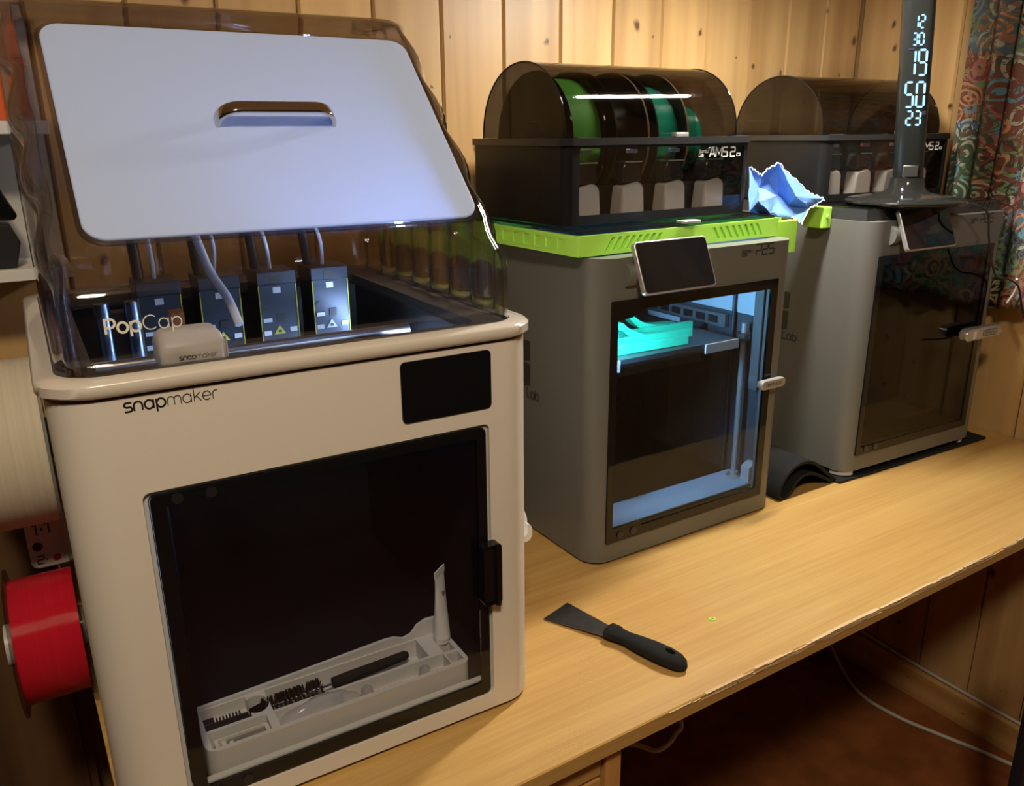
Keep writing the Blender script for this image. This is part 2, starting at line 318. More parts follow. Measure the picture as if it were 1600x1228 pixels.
M = dict(
 pine=wood('pine_boards', [(.40, .232, .090), (.54, .348, .148), (.085, .035, .014)], 2, .42, 70, .05, .95, 8, .35, coat=.15),
 oak=wood('oak_veneer', [(.47, .255, .070), (.74, .475, .165)], 0, .33, 230, .025, 0, 9, .68, coat=.2),
 oakdark=wood('oak_front', [(.40, .20, .06), (.56, .31, .10)], 0, .45, 120, .04, 0, 8, .5),
 oakv=wood('oak_upright', [(.42, .21, .06), (.58, .32, .10)], 2, .45, 120, .04, 0, 8, .5),
 carpet=carpet_mat(),
 cream=mat('cream_plastic', (.70, .65, .585), .42, noise_amt=.02, nscale=6, bump=.03, bscale=900),
 creamgloss=mat('cream_gloss', (.62, .57, .51), .2, coat=.4),
 black=mat('black_plastic', (.012, .012, .013), .4), blackgloss=mat('black_gloss', (.006, .006, .007), .06, spec=.4), rimgloss=mat('rim_gloss', (.022, .023, .024), .2, spec=.5),
 blackmatte=mat('black_rubber', (.014, .015, .015), .85, spec=.2, bump=.3, bscale=900),
 ink=mat('black_print', (.01, .01, .012), .5), inkgrey=mat('dark_grey_print', (.035, .034, .032), .5), inkwhite=mat('white_print', (.85, .82, .75), .5),
 chrome=mat('chrome', (.62, .60, .58), .06, 1.0), steel=mat('brushed_steel', (.42, .42, .43), .3, 1.0, bump=.05), bladesteel=mat('worn_blade_steel', (.16, .155, .15), .34, 1.0, noise_amt=.4, nscale=60),
 panel=translucent('led_tinted_acrylic', (.66, .77, 1.0), .45),  # white acrylic; the LED's cool cast is put into its base colour
 grey=mat('warm_grey_shell', (.134, .134, .121), .38, noise_amt=.03, nscale=9, bump=.03, bscale=1200),
 greylight=mat('light_grey_plastic', (.46, .46, .45), .4), cup=mat('pale_grey_cup', (.66, .66, .65), .45), silver=mat('silver_plastic', (.50, .49, .48), .28, .55),
 darkgrey=mat('dark_grey_plastic', (.035, .035, .036), .45), midgrey=mat('mid_grey', (.10, .10, .10), .5),
 green=mat('lime_green_plastic', (.44, .86, .11), .42, spec=.4, bump=.05, bscale=700), olive=mat('green_plastic_block', (.36, .74, .07), .45),
 printgreen=mat('mint_green_print', (.05, .80, .42), .4), filgreen=filament('green_filament', (.22, .74, .10)), filteal=filament('teal_filament', (.02, .42, .24), .2), filred=filament('red_filament', (.62, .012, .03), .14),
 filwhite=filament('ivory_filament', (.74, .66, .52), .45), filblack=filament('black_filament', (.012, .012, .013), .2),
 card=mat('cardboard_flange', (.26, .15, .075), .8, noise_amt=.1), brownclear=glass('clear_flange', (.80, .74, .70), .05, refl=.7),
 clear=glass('clear_dome', (.90, .88, .87), .015, 1.49, refl=1.3, edge=(.60, .57, .56)), fluted=fluted('clear_fluted_wall', (.92, .90, .89), 1.45, .4), smoke=glass('smoked_dome', (.31, .31, .315), .05, 1.48, refl=1.0, edge=(.22, .19, .17)),
 smokewin=glass('smoked_window', (.80, .78, .76), .02, 1.48), doorglass=glass('tinted_door_glass', (.72, .74, .76), .01, 1.5, refl=.8), doordark=glass('dark_door_glass', (.50, .47, .43), .01, 1.5, refl=.9),
 doorsmoke=glass('smoked_door', (.92, .92, .93), .01, 1.5, refl=.6), lidglass=glass('dark_lid_glass', (.45, .50, .52), .02, 1.5, refl=.8),
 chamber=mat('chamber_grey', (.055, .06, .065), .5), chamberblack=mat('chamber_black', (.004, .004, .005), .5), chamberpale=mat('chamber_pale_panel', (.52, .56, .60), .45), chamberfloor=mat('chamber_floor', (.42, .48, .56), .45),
 bed=mat('textured_bed_plate', (.06, .06, .06), .35, .3, noise_amt=.2, nscale=300), tray=mat('light_grey_print', (.58, .57, .54), .55, bump=.15, bscale=600), tubewhite=mat('white_tube', (.78, .78, .75), .4),
 toolblue=mat('anodised_tool_plate', (.026, .034, .05), .34, .45), yellow=mat('yellow_edge', (.55, .50, .04), .5), ptfe=mat('ptfe_tube', (.62, .66, .74), .3), bag=glass('plastic_bag', (.72, .74, .76), .12, 1.4, dust=.35),
 clothblue=mat('blue_microfibre', (.12, .24, .56), .95, spec=.1, noise_amt=.2, nscale=60, bump=.5, bscale=900), clothwhite=mat('pale_microfibre_edge', (.72, .76, .86), .95, spec=.1),
 curtain=curtain_mat(), shelf=mat('white_shelf_board', (.66, .64, .60), .5), orange=mat('orange_bin_plastic', (.62, .10, .015), .4), cablewhite=mat('white_cable', (.52, .50, .46), .45),
 led=emis('desk_lamp_light_bar', (1.0, .95, .86), DESK_LAMP), ledcool=emis('printer_led', (.25, .60, 1.0), PRINTER_LED), ledblue=emis('chamber_led', (.42, .62, 1.0), 360.0), digit=emis('clock_digits', (.40, .74, 1.0), 1.7), digitdim=emis('clock_digits_dim', (.35, .45, .8), .35),
 lampblack=mat('lamp_dark_gloss', (.014, .015, .014), .10, spec=.45), darkboard=mat('dark_furniture', (.012, .014, .022), .5), ghost=glass('translucent_plastic', (.75, .77, .78), .1, 1.4, dust=.25),
 traylabel=mat('label_white', (.62, .58, .52), .4), sticker=mat('white_sticker', (.7, .72, .75), .5),
)
# ------------------------------------------------------------------ stroke lettering
def arc(cx, cy, rx, ry, a0, a1, n=14): return [(cx+rx*math.cos(math.radians(a0+(a1-a0)*i/n)), cy+ry*math.sin(math.radians(a0+(a1-a0)*i/n))) for i in range(n+1)]
GL = {  # (advance, strokes); x-height 1, caps 1.45
 's': (.95, [[(.82, 1), (.3, 1)]+arc(.3, .75, .25, .25, 90, 270, 8)+[(.55, .5)]+arc(.55, .25, .25, .25, 90, -90, 8)+[(.02, 0)]]),
 'n': (1.1, [[(.05, 0)]+arc(.48, .57, .43, .43, 180, 0)+[(.91, 0)]]),
 'a': (1.18, [arc(.5, .5, .45, .5, 0, 360, 22), [(.95, 1), (.95, 0)]]),
 'p': (1.18, [arc(.55, .5, .45, .5, 0, 360, 22), [(.1, 1), (.1, -.45)]]),
 'm': (1.6, [[(.05, 0)]+arc(.40, .65, .35, .35, 180, 0)+[(.75, 0)], [(.75, .62)]+arc(1.10, .65, .35, .35, 180, 0)+[(1.45, 0)]]),
 'k': (.95, [[(.08, 0), (.08, 1.5)], [(.72, 1), (.1, .42)], [(.35, .62), (.8, 0)]]),
 'e': (1.1, [[(.06, .5), (.94, .5)]+arc(.5, .5, .45, .5, 0, 315, 20)]),
 'r': (.65, [[(.06, 0)]+arc(.46, .6, .4, .4, 180, 90, 7)+[(.62, 1)]]),
 'o': (1.12, [arc(.5, .5, .45, .5, 0, 360, 24)]),
 'P': (1.1, [[(.08, 0), (.08, 1.42), (.55, 1.42)]+arc(.55, 1.0, .4, .42, 90, -90, 10)+[(.08, .58)]]),
 'C': (1.45, [arc(.75, .72, .68, .7, 48, 312, 24)]),
 'L': (.95, [[(.08, 1.42), (.08, 0), (.85, 0)]]),
 'b': (1.15, [arc(.53, .5, .45, .5, 0, 360, 20), [(.08, 1.45), (.08, 0)]]),
 'B': (1.15, [[(.08, 0), (.08, 1.42), (.9, 1.42), (.9, .72), (.08, .72)], [(.9, .72), (1.0, .6), (1.0, 0), (.08, 0)]]),
 'u': (1.1, [[(.06, 1)]+arc(.49, .43, .43, .43, 180, 360)+[(.92, 1)]]),
 'A': (1.35, [[(.0, 0), (.55, 1.42), (.7, 1.42), (1.2, 0)], [(.25, .45), (1.0, .45)]]),
 'M': (1.6, [[(.08, 0), (.08, 1.42), (.75, .45), (1.42, 1.42), (1.42, 0)]]),
 'S': (1.25, [[(1.1, 1.42), (.2, 1.42), (.08, 1.3), (.08, .85), (.2, .72), (.98, .72), (1.1, .6), (1.1, .12), (.98, 0), (.05, 0)]]),
 '2': (1.25, [[(.05, 1.42), (.98, 1.42), (1.1, 1.3), (1.1, .84), (.98, .72), (.2, .72), (.08, .6), (.08, 0), (1.1, 0)]]),
 'Q': (1.25, [[(.05, 1.42), (.98, 1.42), (1.1, 1.3), (1.1, .72), (.98, .6), (.08, .6), (.08, 0)]]),   # angular P
 '1': (.7, [[(.1, 1.1), (.42, 1.42), (.42, 0)]]), '.': (.5, [[(.15, .45), (.3, .75)]]), ' ': (.6, []),
 'T': (1.1, [[(.0, 1.42), (1.0, 1.42)], [(.5, 1.42), (.5, 0)]]),
}
def text_mesh(txt, width, wts, o, u, v, n, lift=.0004, size=None):
    """lettering as flat ribbons: o origin (left of baseline), u reading direction, v up, n outward; wts: stroke weight or function of index"""
    adv = sum(GL[c][0] for c in txt); s = width/adv
    bm = newbm(); o = Vector(o)+Vector(n)*lift; u = Vector(u); v = Vector(v); x = 0
    for i, c in enumerate(txt):
        wt = wts(i) if callable(wts) else wts
        for st in GL[c][1]:
            P = [Vector(q) for q in st]; closed = (P[0]-P[-1]).length < 1e-3
            k = len(P); L_ = []; R_ = []
            for j in range(k):
                a = P[j-1] if j else (P[-2] if closed else P[0]); b = P[j+1] if j < k-1 else (P[1] if closed else P[-1])
                d1 = (P[j]-a); d2 = (b-P[j])
                d1 = d1.normalized() if d1.length > 1e-6 else d2.normalized(); d2 = d2.normalized() if d2.length > 1e-6 else d1
                t = (d1+d2).normalized() if (d1+d2).length > 1e-6 else d1
                nn = Vector((-t.y, t.x)); m_ = 1/max(.5, nn.dot(Vector((-d1.y, d1.x))))
                L_.append(P[j]+nn*wt/2*m_); R_.append(P[j]-nn*wt/2*m_)
            mk = lambda q: bm.verts.new(o+u*((x+q.x)*s)+v*(q.y*s))
            A = [mk(q) for q in L_]; B = [mk(q) for q in R_]
            for j in range(k-1): bm.faces.new((A[j], A[j+1], B[j+1], B[j]))
        x += GL[c][0]
    me = bpy.data.meshes.new('lettering'); bm.to_mesh(me); bm.free(); return me
SEG = {'0': 'abcdef', '1': 'bc', '2': 'abged', '3': 'abgcd', '5': 'afgcd', '9': 'abcdfg', '4': 'fgbc'}
def seg_digits(bm, txt, o, u, v, h, wd, th):
    o = Vector(o); u = Vector(u); v = Vector(v)
    for i, c in enumerate(txt):
        bo = o+u*(i*wd*1.45)
        pos = {'a': ((0, h), (wd, h)), 'b': ((wd, h), (wd, h/2)), 'c': ((wd, h/2), (wd, 0)), 'd': ((0, 0), (wd, 0)), 'e': ((0, h/2), (0, 0)), 'f': ((0, h), (0, h/2)), 'g': ((0, h/2), (wd, h/2))}
        for s_ in SEG[c]:
            a, b = [Vector(q) for q in pos[s_]]; d = (b-a).normalized(); a = a+d*th*.7; b = b-d*th*.7; n = Vector((-d.y, d.x))
            pts = [a-d*th*.4, a+n*th*.5, b+n*th*.5, b+d*th*.4, b-n*th*.5, a-n*th*.5]
            bm.faces.new([bm.verts.new(bo+u*q.x+v*q.y) for q in pts])

# ================================================================== THE SETTING
FLOOR = -0.71; WALLY = 0.425; WALLX = 1.0675; CEIL = 1.66
struct(obj('floor', bx(-2.2, WALLX+.03, -2.6, WALLY+.03, FLOOR-.05, FLOOR), M['carpet']))
struct(obj('ceiling', bx(-2.2, WALLX+.03, -2.6, WALLY+.03, CEIL, CEIL+.04), mat('ceiling_paint', (.62, .50, .36), .8)))
def plank_mesh(wd, z0, z1, axis):
    t = .0125; g = .0010
    prof = [(g, 0.006), (g+.0028, 0.0), (wd-g-.0028, 0.0), (wd-g, 0.006), (wd-g, t), (g, t)]
    bm = newbm()
    if axis == 'x': prism(bm, prof, z0, z1, 'z')
    else:
        prism(bm, [(-b if False else b, -a) for a, b in prof], z0, z1, 'z')
    bmesh.ops.recalc_face_normals(bm, faces=bm.faces[:])
    me = bpy.data.meshes.new('board'); bm.to_mesh(me); bm.free(); me.materials.append(M['pine']); return me
PW = 0.1175
wb = struct(obj('wall_back', bx(-2.2, WALLX+.03, WALLY+.0126, WALLY+.04, FLOOR, CEIL), mat('wall_batten', (.30, .17, .07), .8)))
pm = plank_mesh(PW, FLOOR, CEIL, 'x')
x = WALLX-PW-.004; k = 0
while x > -2.1:
    obj('board', pm, None, wb, loc=(x, WALLY, 0)); x -= PW
wr = struct(obj('wall_right', bx(WALLX+.0126, WALLX+.04, -2.6, WALLY+.03, FLOOR, CEIL), mat('wall_batten_side', (.30, .17, .07), .8)))
pm2 = plank_mesh(PW, FLOOR, CEIL, 'y')
y = WALLY-.002
while y > -2.4:
    obj('board', pm2, None, wr, loc=(WALLX, y, 0)); y -= PW
bb = newbm(); prism(bb, [(WALLX-.0135, FLOOR), (WALLX-.0005, FLOOR), (WALLX-.0005, FLOOR+.078), (WALLX-.006, FLOOR+.08), (WALLX-.0135, FLOOR+.07)], -2.4, WALLY, 'y')
# profile given in x,z and run along y
struct(obj('baseboard_right', bb, wood('baseboard_pine', [(.40, .21, .07), (.54, .32, .12), (.12, .05, .02)], 1, .5, 70, .05, .6, 8, .35)))
bb = newbm(); prism(bb, [(WALLY-.0135, FLOOR), (WALLY-.0005, FLOOR), (WALLY-.0005, FLOOR+.08), (WALLY-.0135, FLOOR+.07)], -2.2, WALLX-.014, 'x')
struct(obj('baseboard_back', bb, M['oakdark']))

# ------------------------------------------------------------------ desk
TF = -0.294; TL = -0.653
desk = thing('desk', 'long light oak desk with worn front edge carrying the three printers', 'desk', (0, 0, FLOOR))
bm = newbm(); H0 = -FLOOR
prof = [(TF+.0015, H0), (TF, H0-.0015), (TF, H0-.0195), (TF+.0015, H0-.021), (WALLY-.004, H0-.021), (WALLY-.004, H0)]
prism(bm, prof, TL, WALLX-.003, 'x')
obj('worktop', bm, M['oak'], desk)
# chipped splinters along the worn front edge
bm = newbm(); rnd = random.Random(3)
for i in range(260):
    cx = rnd.triangular(-.15, .75, .36); ln = rnd.uniform(.008, .04); dz = rnd.uniform(-.007, .0005); th = rnd.uniform(.0006, .0022)
    box(bm, cx, cx+ln, TF-th*.8, TF+rnd.uniform(.001, .004), H0+dz-.0006, H0+dz+.0004)
sp = obj('worn_edge', bm, wood('bare_chipped_wood', [(.30, .15, .05), (.85, .64, .36)], 0, .8, 200, .05, 0, 9, .6), desk); sp['kind'] = 'stuff'
obj('side_panel', bx(WALLX-.025, WALLX-.004, TF+.62, WALLY-.02, .085, H0-.0215), M['oakv'], desk)
obj('back_rail', bx(-.17, WALLX-.03, WALLY-.05, WALLY-.03, H0-.25, H0-.0215), M['oakdark'], desk)
ped = thing('drawer_pedestal', 'oak drawer unit under the left end of the desk', 'drawer unit', (0, 0, FLOOR))
z1 = H0-.022
obj('side_panel', bx(-.1955, -.1745, TF+.012, .36, .0, z1), M['oakv'], ped)
obj('side_panel', bx(TL+.005, TL+.026, TF+.012, .36, .0, z1), M['oakv'], ped)
obj('back_panel', bx(TL+.027, -.1965, .34, .358, .0, z1), M['oakdark'], ped)
zz = z1-.003
for hgt in (.034, .15, .15, .30):
    dr = obj('drawer', bx(TL+.029, -.1985, TF+.016, TF+.034, zz-hgt, zz), M['oakdark'], ped, bevel=.0015)
    if hgt > .1: obj('knob', lt([(.004, 0), (.004, .012), (.013, .018), (.012, .024), (.004, .026)], 16, 'z'), M['oakv'], dr, loc=((TL-.2)/2, TF+.016, zz-hgt/2), rot=(PI/2, 0, 0), smooth=40)
    zz -= hgt+.004
# ------------------------------------------------------------------ curtain
bm = newbm(); uvl = bm.loops.layers.uv.new('uv'); NY, NZ = 150, 40; Y0, Y1, Z0, Z1 = .15, -.75, .272, 1.25; G = []
def curt_x(s, t):
    f = 1.018+.011*math.sin(s*62)+.006*math.sin(s*141+1.3+t*1.5)
    f += .036*math.exp(-((s-.075-.012*t)/.010)**2)
    return min(f, 1.055)
for i in range(NY+1):
    s = (i/NY)**1.25*(Y0-Y1); row = []
    for j in range(NZ+1):
        t = j/NZ
        yy = Y0-s-.012*math.sin(t*3+s*4)*t; zz = Z0+(Z1-Z0)*t+.006*math.sin(s*40)*(1-t)
        row.append((bm.verts.new((curt_x(s, t), yy, zz)), (s*1.5, t*(Z1-Z0)*1.25)))
    G.append(row)
for i in range(NY):
    for j in range(NZ):
        q = [G[i][j], G[i+1][j], G[i+1][j+1], G[i][j+1]]; f = bm.faces.new([a for a, _ in q])
        for lp, (_, uvv) in zip(f.loops, q): lp[uvl].uv = uvv
cu = obj('curtain', bm, M['curtain'], smooth=180); solid(cu, .0012, 0)
tag(cu, 'dark paisley patchwork curtain hanging on the right wall beside the far printer', 'curtain')
# ------------------------------------------------------------------ shelf at the left
sh = thing('shelf_unit', 'white open shelf at the left edge behind the cream printer', 'shelf', (0, 0, 0))
for z0, z1 in ((.449, .463), (.618, .633), (.79, .805)): obj('shelf_board', bx(-1.25, -.585, .30, .42, z0, z1), M['shelf'], sh, bevel=.001)
obj('back_panel', bx(-1.25, -.585, .4185, .4235, .4635, .7895), mat('shelf_back', (.42, .40, .37), .6), sh)
obj('side_panel', bx(-1.265, -1.251, .30, .42, .449, .805), M['shelf'], sh)
def binn(lbl, x0, x1, z0, col, h=.085):
    b = thing('storage_bin', lbl, 'storage bin', ((x0+x1)/2, .355, z0)); wd = (x1-x0)/2
    me = cut(pr(rrect(-wd, wd, -.05, .055, .006, 3), .0006, h, 'z'), bx(-wd+.003, wd-.003, -.047, .052, .004, h+.1))
    obj('tub', me, col, b)
    obj('lip', rg(rrect(-wd-.002, wd+.002, -.052, .057, .007, 3), rrect(-wd+.001, wd-.001, -.049, .054, .006, 3), h+.0003, h+.007), col, b)
    return b
binn('orange plastic bin on the upper board of the white shelf', -.80, -.600, .633, M['orange'], .06)
b2 = thing('storage_bin', 'shallow orange tray stacked above the orange bin on the shelf', 'storage bin', (-.694, .355, .702))
obj('tub', cut(pr(rrect(-.092, .092, -.05, .05, .006, 3), .0, .05, 'z'), bx(-.089, .089, -.047, .047, .003, .1)), M['orange'], b2)
gs = thing('filament_coil', 'dark coil with a green band lying in the upper orange tray', 'coil', (-.69, .35, .706))
obj('coil', lt([(.02, 0), (.04, 0), (.042, .01), (.04, .028), (.02, .028)], 24), M['black'], gs, smooth=40)
obj('band', lt([(.043, .002), (.0435, .004), (.0435, .009), (.043, .011)], 24), M['filgreen'], gs)
cl = thing('clamp_part', 'black angular plastic part on the lower board of the white shelf', 'plastic part', (-.655, .335, .4635))
obj('base', pr([(-.03, 0), (.012, 0), (.02, .03), (.012, .052), (-.03, .055)], -.02, .02, 'y'), M['black'], cl, bevel=.002)
obj('jaw', pr([(-.03, .058), (.018, .056), (.022, .062), (.006, .10), (-.012, .115), (-.03, .118)], -.02, .02, 'y'), M['blackgloss'], cl, bevel=.003)

sdc = thing('side_cabinet', 'dark brown wooden cabinet below the white shelf behind the spools', 'cabinet', (0, 0, FLOOR))
wdk = wood('dark_stained_wood', [(.055, .026, .010), (.11, .055, .022)], 2, .6, 80, .05, 0, 8, .4)
obj('body', bx(-1.25, -.664, .345, .420, .0, .88), wdk, sdc)
obj('top_board', bx(-1.26, -.662, .335, .4215, .8802, .895), wdk, sdc, bevel=.001)
for xx in (-1.24, -.955): obj('door', bx(xx, xx+.28, .331, .3448, .06, .86), wdk, sdc, bevel=.001)
# ================================================================== CREAM PRINTER (left)
SX, SY, SA = -0.6643, -0.1769, -0.0284
SW, SD = 0.441, 0.46
S = thing('tool_changer_printer', 'large cream 3D printer with black glass door at the left end of the desk', '3D printer', (SX, SY, 0.0), SA)
XL = .011
out_ = rrect(XL, SW, 0, SD, .036, 8)
me = cut(pr(out_, .006, .4205, 'z'), bx(.041, SW-.03, .012, SD-.03, .025, .6), pr(rrect(.0665, .3851, .025, .3396, .006, 4), -.02, .05, 'y'))
obj('body', me, M['cream'], S, smooth=35)
for x, y in ((.05, .05), (SW-.05, .05), (.05, SD-.05), (SW-.05, SD-.05)): obj('foot', cy((x, y, 0), (x, y, .006), .016, .018), M['black'], S)
obj('base_shadow_gap', pr(rrect(XL+.006, SW-.006, .006, SD-.006, .03, 6), .0025, .0058), M['black'], S)
# flange under the clear lid
obj('top_frame', rg(rrect(XL+.004, SW-.004, .004, SD-.004, .034, 8), rrect(.050, SW-.046, .034, SD-.05, .02, 8), .4207, .4245), M['darkgrey'], S)
obj('inner_deck', rg(rrect(XL+.010, SW-.010, .012, SD-.01, .03, 8), rrect(.050, SW-.046, .034, SD-.05, .02, 8), .4247, .4335), mat('deck_grey', (.06, .055, .05), .5), S)
# chamber liner
bm = newbm(); box(bm, .0412, .043, .0125, SD-.0305, .0255, .4205); box(bm, SW-.032, SW-.0302, .0125, SD-.0305, .0255, .4205); box(bm, .0432, SW-.0322, SD-.033, SD-.0305, .0255, .4205); box(bm, .0432, SW-.0322, .0125, SD-.0335, .0255, .0285)
obj('chamber_liner', bm, M['chamberblack'], S)
# door reveal (pale rim seen at the left and right of the opening)
obj('door_reveal', rg(rrect(.0668, .3848, .0253, .3393, .006, 4), rrect(.0705, .3815, .0285, .3362, .005, 4), .0035, .0118, 'y'), M['greylight'], S)
door = obj('door', rg(rrect(.0712, .3808, .0292, .3357, .005, 4), rrect(.0835, .3705, .043, .3265, .003, 4), -.0005, .0030, 'y'), M['blackgloss'], S)
obj('glass_pane', bx(.0836, .3704, .0005, .0022, .0431, .3264), M['doorsmoke'], door)
for q in ((.0923, .3304), (.119, .3298), (.1185, .0355), (.092, .0355)):
    obj('screw', cy((q[0], -.0016, q[1]), (q[0], -.0006, q[1]), .0048, n=20), M['black'], door)
obj('handle', cut(pr(rrect(.3695, .3905, .143, .212, .004, 4), -.0125, -.0006, 'y'), bx(.3712, .3845, -.02, -.009, .1435, .2115)), M['blackgloss'], door)
obj('handle_catch', bx(.3850, .3900, -.0112, -.002, .139, .1428), M['black'], door)
# lower sill seen through the pane
obj('chamber_sill', bx(.0705, .3815, .0035, .0105, .0286, .0445), M['tray'], S)
# screen
obj('touch_screen', pr(rrect(.2935, .3878, .3562, .4152, .005, 5), -.0012, .0006, 'y'), M['blackgloss'], S)
me = text_mesh('snapmaker', .0705, lambda i: .20 if i < 4 else .10, (.0636, 0, .4098), (1, 0, 0), (0, 0, 1), (0, -1, 0))
obj('logo_lettering', me, M['ink'], S)
# interior details seen through the clear lid
obj('front_rail', bx(.056, .388, .0365, .050, .420, .431), M['steel'], S, bevel=.002)
obj('gantry_rod', cy((.058, .19, .40), (.385, .19, .40), .006), M['steel'], S, smooth=40)
for x in (.075, .103): obj('vertical_rod', cy((x, .25, .05), (x, .25, .452), .0075), mat('rod_blue_steel', (.10, .13, .20), .25, .9) if x < .09 else bpy.data.materials['rod_blue_steel'], S, smooth=40)
obj('rod_cover', bx(.078, .101, .255, .275, .06, .44), M['chamberblack'], S)
obj('cable_chain', tb(smooth_path([(.33, .30, .345), (.36, .26, .36), (.372, .2, .372), (.36, .12, .385), (.33, .09, .38)]), .007, 8), M['darkgrey'], S, smooth=60)
for i, x0 in enumerate((.1145, .179, .2445, .309)):
    t = obj('tool_head', bx(x0, x0+.0455, .300, .350, .345, .4600), M['toolblue'], S, bevel=.0015)
    obj('top_block', bx(x0-.0005, x0+.046, .2985, .352, .446, .4615), M['toolblue'], t, bevel=.001)
    for xx in (x0+.0002, x0+.0443): obj('yellow_edge', bx(xx, xx+.001, .2988, .2999, .346, .4455), M['yellow'], t)
    obj('latch_plate', bx(x0+.015, x0+.0275, .2978, .2984, .4475, .4575), M['black'], t)
    obj('sticker', bx(x0+.0175, x0+.0265, .2990, .2996, .436, .443), M['sticker'], t)
    for a, b in ((.003, .386), (.034, .388)): obj('sticker', bx(x0+a, x0+a+.0085, .2990, .2996, b, b+.0055), M['sticker'], t)
    obj('sensor_hole', bx(x0+.0195, x0+.0285, .2988, .2996, .401, .4105), M['chamberblack'], t)
    obj('screw', cy((x0+.007, .2988, .418), (x0+.007, .2996, .418), .0026), M['black'], t)
    obj('connector', bx(x0+.0035, x0+.0135, .2986, .2996, .402, .4065), M['sticker'], t)
    tr_ = [(x0+.0155, .2990), (x0+.0295, .2990), (x0+.0225, .2990)]
    bm = newbm(); prism(bm, [(x0+.0145, .3865), (x0+.0285, .3865), (x0+.0215, .3975)], .2990, .2997, 'y')
    obj('warning_triangle', bm, M['yellow'] if i != 3 else M['sticker'], t)
    obj('triangle_mark', bx(x0+.0195, x0+.0235, .2984, .2989, .3885, .3915), M['black'], t)
    pth = smooth_path([(x0+.023, .325, .46), (x0+.023+.004*math.sin(i*2), .33, .50), (x0+.015-.006*i, .35, .56), (x0+.03-.01*i, .39, .61)])
    obj('feed_tube', tb(pth, .0024, 8), M['ptfe'], t, smooth=60)
    obj('cable_sleeve', tb(smooth_path([(x0+.008, .335, .46), (x0+.008, .35, .50), (x0+.006, .38, .545)]), .006, 8), M['black'], t, smooth=60)
obj('waste_hose', tb(smooth_path([(.182, .12, .442), (.178, .14, .465), (.168, .16, .49), (.160, .18, .53)]), .0042, 10), M['ptfe'], S, smooth=60)
# small white front module with lettering
fm = newbm()
loft(fm, [[(x, y, z) for x, y in rrect(.1005, .1555, .0515, .098, .006, 4)] for z in (.4266, .4425)]+[[(x, y, .4495) for x, y in rrect(.1025, .1535, .0565, .096, .007, 4)], [(x, y, .4535) for x, y in rrect(.106, .150, .066, .092, .008, 4)]])
md = obj('front_module', fm, M['tubewhite'], S, smooth=40)
obj('logo_lettering', text_mesh('snapmaker', .031, lambda i: .2 if i < 4 else .1, (.1155, .0514, .4320), (1, 0, 0), (0, 0, 1), (0, -1, 0)), M['inkgrey'], md)
obj('module_pale_strip', bx(.1552, .1562, .0525, .058, .4280, .4450), M['sticker'], md)  # plain pale strip on the module's right face
lh = obj('light_blocker', bx(.386, .4085, .045, .225, .350, .3538), M['black'], S)  # added plate that keeps the LED's light out of the chamber below
obj('chamber_light', bx(.400, .404, .05, .22, .355, .368), M['ledblue'], lh)
obj('nozzle_block', bx(.128, .140, .16, .18, .44, .452), mat('copper_block', (.45, .17, .05), .4, .6), S)  # plain copper-coloured block
# side hose clip at the right
sc_ = obj('side_hook', tb(smooth_path([(.441, .10, .19), (.462, .10, .196), (.478, .10, .182), (.484, .10, .165), (.476, .10, .155)]), .0055, 8), M['tubewhite'], S, smooth=60)
obj('hook_cup', cut(pr(rrect(.4415, .488, .145, .168, .008, 4), .085, .115, 'y'), pr(rrect(.446, .482, .153, .18, .006, 4), .08, .12, 'y')), M['tubewhite'], sc_, smooth=40)
# left side: filament inlet panel and spool holders
ip = obj('filament_inlet', pr(rrect(-.036, XL-.0005, .120, .192, .009, 5), .372, .40, 'y'), M['traylabel'], S, bevel=.003)
for z, t in ((.168, '1.1'), (.131, '2.')):
    obj('lettering', text_mesh(t, .021 if len(t) == 3 else .012, .18, (-.029, .3715, z-.003), (1, 0, 0), (0, 0, 1), (0, -1, 0)), M['ink'], ip)
obj('inlet_port', cy((-.026, .371, .150), (-.026, .3725, .150), .0055), M['black'], ip)
obj('inlet_port', cy((-.008, .371, .132), (-.008, .3725, .132), .0042), M['filred'], ip)
# ------------------------------------------------------------------ clear domed lid
DT = thing('dome_lid', 'clear domed lid with sloping white hatch on top of the cream printer', 'printer lid', (SX, SY, 0.4335), SA)
zb = .4335
rimo = rrect(XL-.0055, SW+.0055, -.0055, SD+.0055, .042, 10); rimi = rrect(XL+.010, SW-.010, .012, SD-.01, .034, 10)
bm = newbm()
prf = [(.0, -.0095), (-.002, -.0065), (-.002, 0.000), (0.0, .0025)]
def offs(pts, d):
    cx, cy_ = (SW+XL)/2, SD/2
    return [(x+(d if x > cx else -d)*min(1, abs(x-cx)/(SW/2)), y+(d if y > cy_ else -d)*min(1, abs(y-cy_)/(SD/2))) for x, y in pts]
rr = [[(x, y, -.0095) for x, y in rimi], [(x, y, -.0095) for x, y in offs(rimo, -.0025)], [(x, y, -.007) for x, y in rimo], [(x, y, .0005) for x, y in rimo], [(x, y, .0030) for x, y in offs(rimo, -.0025)], [(x, y, .0038) for x, y in rimi]]
V = [[bm.verts.new(p) for p in r] for r in rr]
for k in range(6):
    A, B = V[k], V[(k+1) % 6]; n = len(A)
    for i in range(n): bm.faces.new((A[i], A[(i+1) % n], B[(i+1) % n], B[i]))
obj('rim', bm, M['creamgloss'], DT, smooth=50)
